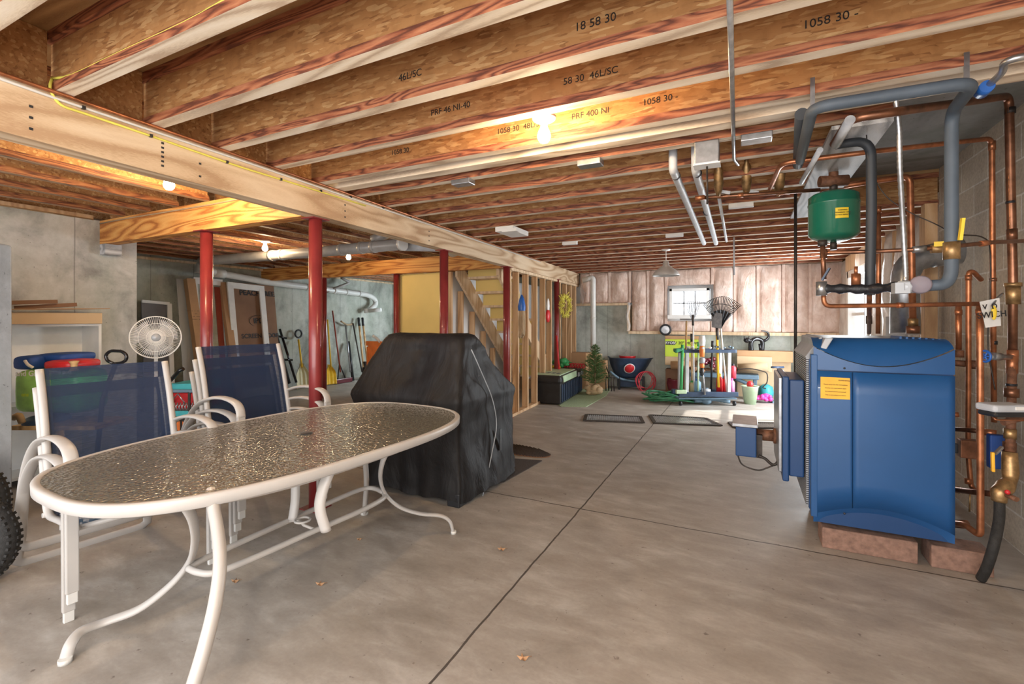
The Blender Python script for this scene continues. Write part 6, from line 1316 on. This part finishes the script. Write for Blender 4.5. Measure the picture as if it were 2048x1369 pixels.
# green hose coil
hc = Zp(1345, 803, 0); m = MB(); rr = random.Random(8)
for k in range(13):
    rx2 = .50-.024*k+rr.uniform(-.05, .05); ry2 = .30-.015*k; ph = rr.uniform(0, 6); cz = .02+.012*(k % 6)
    m.tube([Vector((hc.x, hc.y, cz))+rx_*(math.cos(t_)*rx2+.05*math.sin(k*2.1))+ry_*(math.sin(t_)*ry2+.04*math.sin(ph))+Vector((0, 0, .035+.035*math.sin(t_*2+ph))) for t_ in [j*math.pi/20 for j in range(40)]], 0.0135, 7, closed=True)
tag(m.build('garden_hose', 'hose_green'), 'coiled green garden hose lying on the floor before the tool rack', 'hose')
m = MB(); p = Zp(1412, 806, .03); m.sphere(p, .085, 12, (1, .8, .7)); m.tube(bez([p+rx_*-.18+Vector((0, 0, .0)), p, p+rx_*.12+Vector((0, 0, .02)), p+rx_*.33-ry_*.1-Vector((0, 0, 0))], 4), 0.028, 8); o = m.build('sprinkler', 'slate'); o.location.z = 0.0; tag(o, 'slate blue sprinkler and nozzle at the end of the green hose', 'sprinkler')
# tool rack
Dk = 7.2; R3k = Matrix((rx_, ry_, Vector((0, 0, 1)))).transposed(); k0 = W(1370, 740, Dk); sk = Dk/FPX
kx = lambda px: Vector((*W(px, 640, Dk).xy, 0)); kz = lambda py: CAMH-(py-HY)*sk
rk = thing('tool_rack', (*(kx(1420)+ry_*.2).xy, 0), 'wheeled slate blue plastic rack crowded with long garden tools', 'rack')
def kbar(pa, pb, w, t, nm, mt, par=rk):
    m = MB(); m.bar(pa, pb, w, t, tuple(ry_)); return m.build(nm, mt, par, bevel=0.006)
for dd in (0.0, .30):
    kbar(kx(1363)+ry_*dd+Vector((0, 0, kz(703))), kx(1471)+ry_*dd+Vector((0, 0, kz(703))), .05, .05, 'top_bar', 'navy')
    kbar(kx(1357)+ry_*dd+Vector((0, 0, kz(789))), kx(1475)+ry_*dd+Vector((0, 0, kz(789))), .07, .07, 'base_bar', 'navy')
for (px_t, px_b) in ((1374, 1373), (1458, 1457)):
    for dd in (0.0, .30): kbar(kx(px_b)+ry_*dd+Vector((0, 0, kz(789)+.03)), kx(px_t)+ry_*dd+Vector((0, 0, kz(703)-.02)), .05, .05, 'upright', 'pale_foam')
for px_ in (1363, 1471):
    kbar(kx(px_)+Vector((0, 0, kz(703))), kx(px_)+ry_*.30+Vector((0, 0, kz(703))), .05, .05, 'side_bar', 'navy')
m = MB(); m.prism([kx(1358)+Vector((0, 0, .10)), kx(1474)+Vector((0, 0, .10)), kx(1474)+ry_*.30+Vector((0, 0, .10)), kx(1358)+ry_*.30+Vector((0, 0, .10))], (0, 0, .02)); m.build('base_tray', 'slate', rk)
m = MB()
for px_ in (1362, 1470):
    for dd in (.02, .36): q = kx(px_)+ry_*dd; m.cyl(q+Vector((0, 0, .035))-rx_*.015, q+Vector((0, 0, .035))+rx_*.015, .035)
m.build('caster', 'black', rk)
def ltool(nm, top, bot, dd, r, mt, label, cat='tool'):
    a = W(top[0], top[1], Dk+dd); b = W(bot[0], bot[1], Dk+dd*.9); b.z = max(b.z, .125)
    t = thing(nm, b, label, cat); MB().cyl(b, a, r, 10).build('handle', mt, t); return t, a, b
# leaf rake
t, a, b = ltool('leaf_rake', (1441, 655), (1453, 782), .12, .014, 'white_pvc', 'big black fan-shaped leaf rake held upright in the rack')
ca = W(1441, 660, Dk+.12)
def fanp(ang, L): return ca+rx_*(math.sin(ang)*L)+Vector((0, 0, math.cos(ang)*L))
m = MB(); N2 = 12; vs = []
for j, (L3, aw_) in enumerate(((.03, .38), (.16, .50), (.27, .58), (.31, .60))):
    for i in range(N2+1): ang_ = (i/N2-.5)*2*aw_+.06; vs.append(fanp(ang_, L3*(1.0-.1*abs(i/N2-.5)))+ry_*(.012*math.cos(i*math.pi)))
m.add(vs, [(j*(N2+1)+i, j*(N2+1)+i+1, (j+1)*(N2+1)+i+1, (j+1)*(N2+1)+i) for j in range(3) for i in range(N2)]); m.build('rake_plate', 'black', t, solid=.006)
m = MB()
for i in range(25): ang_ = (i/24-.5)*1.28+.04; L4 = .51-.04*abs(i/24-.5)*2; m.tube([fanp(ang_*.95, .30), fanp(ang_, L4), fanp(ang_, L4+.01)-ry_*.05], 0.006, 5)
for L4 in (.40,): m.tube([fanp((i/24-.5)*1.28+.04, L4) for i in range(25)], .005, 5)
m.build('tines', 'black_gloss', t)
t, a, b = ltool('garden_spade', (1434, 672), (1437, 775), .05, .018, 'yellow_plastic', 'yellow handled spade with grey blade standing behind the leaf rake')
m = MB(); m.prism([W(1424, 655, Dk+.02), W(1424, 640, Dk+.02), W(1432, 625, Dk+.02), W(1445, 628, Dk+.02), W(1443, 658, Dk+.02)], ry_*.012); m.build('blade', 'iron', t); MB().cyl(W(1434, 655, Dk+.05), W(1435, 680, Dk+.05), .022).build('grip', 'iron', t)
t, a, b = ltool('fork_cultivator', (1386, 640), (1388, 782), .18, .012, 'white_pvc', 'steel garden fork pointing up in front of the small window')
m = MB(); ca2 = W(1386, 645, Dk+.18)
for i in range(7):
    u_ = (i-3)/3; m.tube(bez([ca2+Vector((0, 0, .02)), ca2+rx_*(u_*.05)+Vector((0, 0, .12)), ca2+rx_*(u_*.085)+Vector((0, 0, .22)), ca2+rx_*(u_*.09)-ry_*.04+Vector((0, 0, .33))], 4), .006, 6)
m.build('tines', 'steel', t); MB().cyl(ca2-Vector((0, 0, .05)), ca2+Vector((0, 0, .12)), .017).build('socket', 'iron', t)
t, a, b = ltool('bow_rake', (1373, 642), (1370, 782), .25, .014, 'ash', 'wooden handled bow rake left of the steel fork')
m = MB(); ca2 = W(1372, 639, Dk+.25); m.bar(ca2-rx_*.09, ca2+rx_*.09, .02, .02)
for i in range(8): m.cyl(ca2+rx_*(-.085+i*.024), ca2+rx_*(-.085+i*.024)-ry_*.07, .004, 5)
m.build('rake_head', 'steel', t)
for (nm, top, bot, dd, r, mt, lb_) in (('garden_hoe', (1383, 668), (1384, 782), .3, .012, 'ash', 'thin wooden hoe handle in the middle left of the rack'), ('broom', (1365, 690), (1362, 784), -.03, .022, 'green', 'bright green broom handle at the left side of the rack'),
                                       ('cultivator', (1397, 685), (1396, 782), .1, .013, 'mint', 'pale green tool handle just left of the orange trimmer'), ('edger', (1425, 682), (1422, 782), .2, .014, 'black', 'black gripped tool handle right of the orange trimmer')):
    t, a, b = ltool(nm, top, bot, dd, r, mt, lb_)
    if nm == 'broom': MB().cbox(b+Vector((0, 0, .0)), (.16, .06, .06), R3k).build('broom_head', 'mint', t, bevel=.01)
    else: MB().cyl(a, a+(b-a)*.14, r+.006, 10).build('grip', 'black' if nm != 'cultivator' else 'green', t)
t, a, b = ltool('string_trimmer', (1402, 716), (1410, 790), -.06, .016, 'steel', 'orange and white string trimmer hanging in the rack, head down')
for nm_, y0_, y1_, r_, mt_ in (('motor_housing', 690, 714, .042, 'orange'), ('motor_cap', 672, 692, .05, 'white'), ('throttle', 716, 727, .045, 'boiler_grey'), ('lower_housing', 727, 736, .036, 'orange'), ('guide_handle', 736, 752, .03, 'black')):
    MB().tube([W(1404, y1_, Dk-.07), W(1404, (y0_+y1_)/2, Dk-.07), W(1404, y0_, Dk-.07)], [r_*.8, r_, r_*.8], 12).build(nm_, mt_, t)
tag(MB().tube(bez([W(1348, 703, Dk-.04), W(1355, 701, Dk-.04), W(1366, 698, Dk-.04)], 4), [0.012, .03, .036, .036, .034, .03, .028, .028, .02], 10).build('pruner_handle', 'hose_green'), 'dark green grip sticking out left of the rack top', 'grip')
m = lumps(kx(1395)+Vector((0, 0, kz(699)+.02))-ry_*.02, 10, .026, (.18, .05, .02), 12); tag(m.build('clip_row', 'white'), 'row of white clips along the rack top bar', 'clips')
m = lumps(kx(1445)+Vector((0, 0, kz(699)+.02))-ry_*.02, 8, .022, (.14, .05, .02), 13); tag(m.build('glove_pile', 'slate'), 'small grey gloves bundled on the right of the rack top bar', 'gloves')
def canister(px, y0_, y1_, wd, dd, mat, nm, label, capm='black', cat='bottle'):
    a = W(px, y1_, Dk+dd); b = W(px, y0_, Dk+dd); r = wd*sk/2; h = b.z-a.z; t = thing(nm, a, label, cat)
    MB().lathe(a, [(0, 0), (r, .0), (r, h*.72), (r*.75, h*.82), (r*.35, h*.88), (0, h*.88)], 18).build('body', mat, t); MB().lathe(a+Vector((0, 0, h*.84)), [(r*.5, 0), (r*.5, h*.16), (0, h*.17)], 12).build('cap', capm, t)
canister(1439, 748, 786, 12, .1, 'red', 'fuel_can', 'red fuel can with black and yellow top on the rack tray', 'yellow'); canister(1449, 753, 786, 9, .14, 'red', 'fuel_can', 'slimmer red can right behind the first red can')
canister(1463, 757, 787, 12, .14, 'pink', 'watering_can', 'pink plastic container at the right of the rack tray', 'magenta'); canister(1395, 758, 786, 14, .16, 'sky', 'plastic_bottle', 'blue and clear bottle on the rack tray, left side', 'blue')
canister(1384, 762, 786, 12, .2, 'cream_plastic', 'plant_pot', 'cream pot on the rack tray at the far left', 'green', 'pot'); canister(1412, 776, 786, 18, .12, 'pale_foam', 'paint_tray', 'low grey box on the rack tray', 'slate', 'box')
# wall things: lime carton, rolled paper, long cartons, mirror, cat
cz = carton(1330, 1399, 680, 716, 8.95, .12, 'lime', 'power_tool_carton', 'lime green tool carton with a black logo bar standing on boxes')
cd1 = W(1333, 684, 8.59); m = MB(); p0, p1 = Yp(1332, 690, 8.947), Yp(1350, 683, 8.947); m.box(p0.x, p1.x, 8.944, 8.949, p0.z, p1.z); lg = m.build('logo_bar', 'ink', cz)
text('RYOBI', .062, Yp(1341, 686.5, 8.942), (1, 0, 0), (0, 0, 1), 'ink_white', cz, 'printed_logo'); text('18V 20" MOWER', .075, Yp(1372, 687, 8.947), (1, 0, 0), (0, 0, 1), 'ink', cz, 'printed_line')
carton(1330, 1399, 673, 680, 8.99, .12, 'card', 'carton_flap', 'brown carton strip behind the top of the lime green carton')
cb = carton(1330, 1400, 716, 730, 8.88, .3, 'card_pale', 'flat_carton', 'flat pale carton right below the lime green carton')
q0, q1 = Yp(1342, 731, 8.8), Yp(1385, 731, 8.8); tag(MB().cyl(q0, q1, 8*8.55/FPX, 22).build('paper_roll', 'card'), 'thick brown roll of paper under the lime green carton', 'roll')
carton(1331, 1372, 740, 782, 8.95, .2, 'card_dark', 'carton', 'dark open brown carton behind the maroon pot', floor=True)
q = Zp(1349, 787, 0); hp = .29; tag(MB().lathe((q.x, q.y, 0), [(0, 0), (.07, 0), (.11, .07), (.135, .17), (.125, .24), (.13, .26), (.115, .26), (.11, .2), (0, .19)], 24).build('glazed_pot', 'maroon'), 'shiny maroon glazed flower pot left of the tool rack', 'pot')
carton(1474, 1586, 704, 722, 8.88, .2, 'card', 'long_carton', 'long brown carton supporting the black cat ornament')
carton(1474, 1544, 715, 742, 8.84, .03, 'card_pale', 'beige_board', 'beige board leaning right of the tool rack', 'board')
carton(1474, 1582, 722, 795, 9.0, .15, 'card_pale', 'large_flat_carton', 'large flat tan carton standing against the low concrete wall', floor=True)
q0, q1 = Yp(1476, 737, 8.72), Yp(1536, 735, 8.72); tag(MB().cyl(q0, q1, .075, 20).build('fabric_roll', 'tan'), 'long rolled beige rug lying on the bench', 'rug roll')
# bench
t = thing('garden_bench', Yp(1450, 757, 8.7), 'slate blue plastic bench behind the tool rack', 'bench')
def bz(py): return CAMH-(py-HY)*7.85/FPX
m = MB(); A_ = Yp(1380, 640, 8.6); B_ = Yp(1518, 640, 8.6); m.box(A_.x, B_.x, 8.6, 8.95, bz(757), bz(757)+.07); m.build('bench_top', 'slate', t, bevel=.01)
for px_ in (1390, 1510):
    p = Vector((Yp(px_, 640, 8.7).x, 8.7, 0)); m = MB(); m.bar(p, p+Vector((0, 0, bz(757))), .10, .06); m.build('bench_leg', 'slate', t, bevel=.01)
m = MB(); m.tube(bez([Yp(1470, 757, 8.68), Yp(1490, 766, 8.68), Yp(1508, 775, 8.68)], 5), .03, 8); m.build('bench_brace', 'slate', t)
tag(lumps(Vector((*Yp(1425, 640, 8.76).xy, bz(750)-.03))+Vector((0, 0, .07)), 16, .055, (.45, .1, .05), 21).build('tool_pile', 'card_dark'), 'heap of brown odds and ends on the bench behind the rack', 'heap')
tag(lumps(Vector((*Yp(1412, 640, 8.76).xy, bz(742)))+Vector((0, 0, .06)), 12, .06, (.12, .08, .12), 22).build('red_bag', 'maroon'), 'dark red patterned bag on the bench behind the trimmer', 'bag')
canister(1466, 728, 757, 12, .32, 'pinkred', 'gas_bottle', 'tall red bottle on the bench at the rack right side')
m = MB(); m.tube(bez([Yp(1474, 739, 8.56), Yp(1500, 738, 8.56), Yp(1522, 742, 8.56), Yp(1534, 748, 8.56), Yp(1534, 765, 8.56), Yp(1526, 775, 8.56), Yp(1532, 778, 8.56)], 6), .009, 6); tag(m.build('crowbar', 'iron'), 'thin dark curved rod hooked over the bench end', 'rod')
# round mirror, cat ornament
q = Yp(1331, 660, YF-0.05); mr = thing('round_frame', (q.x, q.y, q.z-.1), 'small round black framed mirror on the wall ledge', 'mirror')
MB().tube([q+Vector((math.cos(a_)*.09, 0, math.sin(a_)*.09)) for a_ in [k*math.pi/14 for k in range(28)]], .018, 8, closed=True).build('frame', 'black', mr); MB().lathe(q, [(0, .002), (.08, 0)], 24, (0, -1, 0)).build('mirror_glass', 'steel', mr)
Dc = 7.97; ct = thing('cat_ornament', W(1515, 703, Dc), 'black arched cat halloween ornament standing on the long carton', 'ornament')
cw = lambda x, y: W(x, y, Dc)
m = MB(); m.tube(bez([cw(1503, 702), cw(1502, 690), cw(1504, 682), cw(1512, 678), cw(1522, 680), cw(1525, 688), cw(1524, 702)], 5), [.035]*30+[.035], 12)
m.build('body', 'black_gloss', ct); m = MB(); m.tube(bez([cw(1523, 682), cw(1531, 681), cw(1537, 674), cw(1536, 666), cw(1529, 663), cw(1523, 662)], 5), [.03-.0009*k for k in range(26)], 10); m.build('tail', 'black_gloss', ct)
m = MB(); m.sphere(cw(1494, 681), .05, 12, (1.1, .6, .9)); m.tube([cw(1490, 678), cw(1488, 673)], [.02, .004], 6); m.tube([cw(1497, 678), cw(1498, 673)], [.02, .004], 6); m.tube([cw(1496, 682), cw(1504, 682)], [.035, .035], 8); m.build('head', 'black_gloss', ct)
MB().cyl(cw(1499, 702), cw(1499, 687), .02, 8).build('leg', 'black_gloss', ct); MB().cyl(cw(1521, 702), cw(1519, 688), .02, 8).build('leg', 'black_gloss', ct)
# mint bin with things, teal and magenta toys, tall pump
Dm = 7.9; q = Zp(1500, 808, 0); hb_ = .27; mn = thing('plastic_bin', (q.x, q.y, 0), 'translucent pale green bin with toys right of the tool rack', 'bin')
MB().lathe((q.x, q.y, 0), [(0, .004), (.085, 0), (.12, hb_), (.13, hb_+.004), (.13, hb_+.012), (.112, hb_)], 20).build('bin_body', 'mint', mn); MB().lathe((q.x, q.y, 0.012), [(.0, .24), (.105, .24)], 20).build('lining', 'green', mn)
tag(MB().sphere((q.x, q.y, hb_+.03), .05, 10, (1, 1, 1.2)).build('toy_ball', 'red'), 'small red toy poking out of the pale green bin', 'toy')
q = Zp(1528, 806, 0); tag(lumps(Vector((q.x, q.y, .05)), 12, .05, (.10, .06, .05), 31).build('toy_pile', 'magenta'), 'magenta toys lying right of the pale green bin', 'toys')
q = Zp(1532, 798, 0); tag(MB().lathe((q.x, q.y, 0.0), [(0, 0), (.1, .0), (.12, .10), (.10, .2), (.04, .24), (0, .24)], 14).build('teal_bucket', 'teal'), 'teal container behind the magenta toys', 'container')
q = Zp(1555, 806, 0); pm = thing('floor_pump', (q.x, q.y, 0), 'blue stand up bicycle pump beside the boiler door', 'pump'); zt4 = CAMH-(735-HY)*(q.x*FX+q.y*FY)/FPX
MB().cyl((q.x, q.y, .03), (q.x, q.y, zt4-.12), .030).build('barrel', 'slate', pm); MB().cyl((q.x, q.y, zt4-.12), (q.x, q.y, zt4), .010).build('rod', 'steel', pm); m = MB(); p = Vector((q.x, q.y, zt4)); m.cyl(p-rx_*.10, p+rx_*.10, .016); m.build('pump_handle', 'navy', pm); MB().cbox((q.x, q.y, .015), (.22, .12, .03), R3k).build('foot_plate', 'slate', pm)
# cables along the beam and the nearest joist
def bY(px): r = ray(px, HY); t_ = -2.461/(r.x+0.058*r.y); return r.y*t_
ys_ = [bY(px) for px in (-60, 0, 120, 300, 500, 700, 850, 1000, 1080)]
tag(MB().tube([Vector((beam_x(y)+.006, y, H-.028+.002*math.sin(i*2.0))) for i, y in enumerate(ys_)], .006, 8).build('white_cable', 'white_pvc'), 'white cable stapled along the upper face of the main beam', 'cable')
tag(MB().tube([Vector((beam_x(y)+.016, y, H-.009)) for y in ys_], .0085, 10).build('beam_pipe', 'copper'), 'slim copper pipe along the top edge of the main beam', 'pipe')
yc = [(128, .052), (165, .052), (300, .055), (400, .060), (480, .064), (560, .06), (650, .055), (730, .05)]
P = [Vector((beam_x(bY(px))+.006, bY(px), H-d_)) for px, d_ in yc]
st0 = [Xp(105, 155, beam_x(1.0)-.02), Xp(100, 176, beam_x(1.0)+.015), Xp(112, 200, beam_x(1.0)+.01)]
tag(MB().tube(bez(st0+P, 3), .0055, 8).build('yellow_cable', 'lemon'), 'yellow-green cable dropping over the beam edge and running along its face', 'cable')
yj = .95-JW/2-.012
P = [Yp(x, y, yj-.012) for x, y in ((107, 157), (145, 150), (240, 105), (370, 45), (460, -5))]
tag(MB().tube(bez(P, 3), .0055, 8).build('yellow_cable', 'lemon'), 'yellow cable stapled along the web of the third I-joist', 'cable')
m = MB()
for px, d_ in ((165, .03), (300, .055), (452, .062), (560, .06), (640, .05), (700, .02), (765, .02), (820, .02)):
    y = bY(px); m.cbox((beam_x(y)+.008, y, H-d_), (.014, .012, .014))
o = m.build('cable_clips', 'black'); tag(o, 'small black staples holding the cables on the main beam', 'staples'); o['kind'] = 'stuff'
P = [Vector((x, 2.243, H-.03+.004*math.sin(i*1.7))) for i, x in enumerate((-5.4, -4.9, -4.3, -3.7, -3.2, -2.75))]
tag(MB().tube(P, .006, 6).build('beam_cable', 'tan'), 'tan cable stapled along the top of the near orange beam', 'cable')
P = [Vector((XL1+.012, y, H-.0)) for y in (-.5, .5, 1.2, 2.2)]
tag(MB().tube(P, .006, 6).build('wall_cable', 'tan'), 'tan cable running along the sill above the left concrete wall', 'cable')
# mill stamps on the I-joists
def stamp(i, px, s_, sz, dz=0.0):
    y = JY[i]-JW/2-.0068; p = Yp(px, 100, y); o = text(s_, sz, Vector((p.x, y, H+.13+dz)), (1, 0, 0), (0, 0, 1), 'ink', JO[i], 'mill_stamp'); return o
for (i, px, s_) in ((6, 1320, '1058 30 -'), (6, 1040, '1058 30  48L/SC'), (6, 800, '1058 30'), (5, 1660, '1058 30 -'), (5, 1180, '58 30  46L/SC'), (5, 900, 'PRF 46 NI-40'), (4, 1190, '18 58 30'), (4, 820, '46L/SC'), (7, 1150, 'PRF 400 NI'), (6, 1180, 'PRF 400 NI')):
    stamp(i, px, s_, .042, -.02)
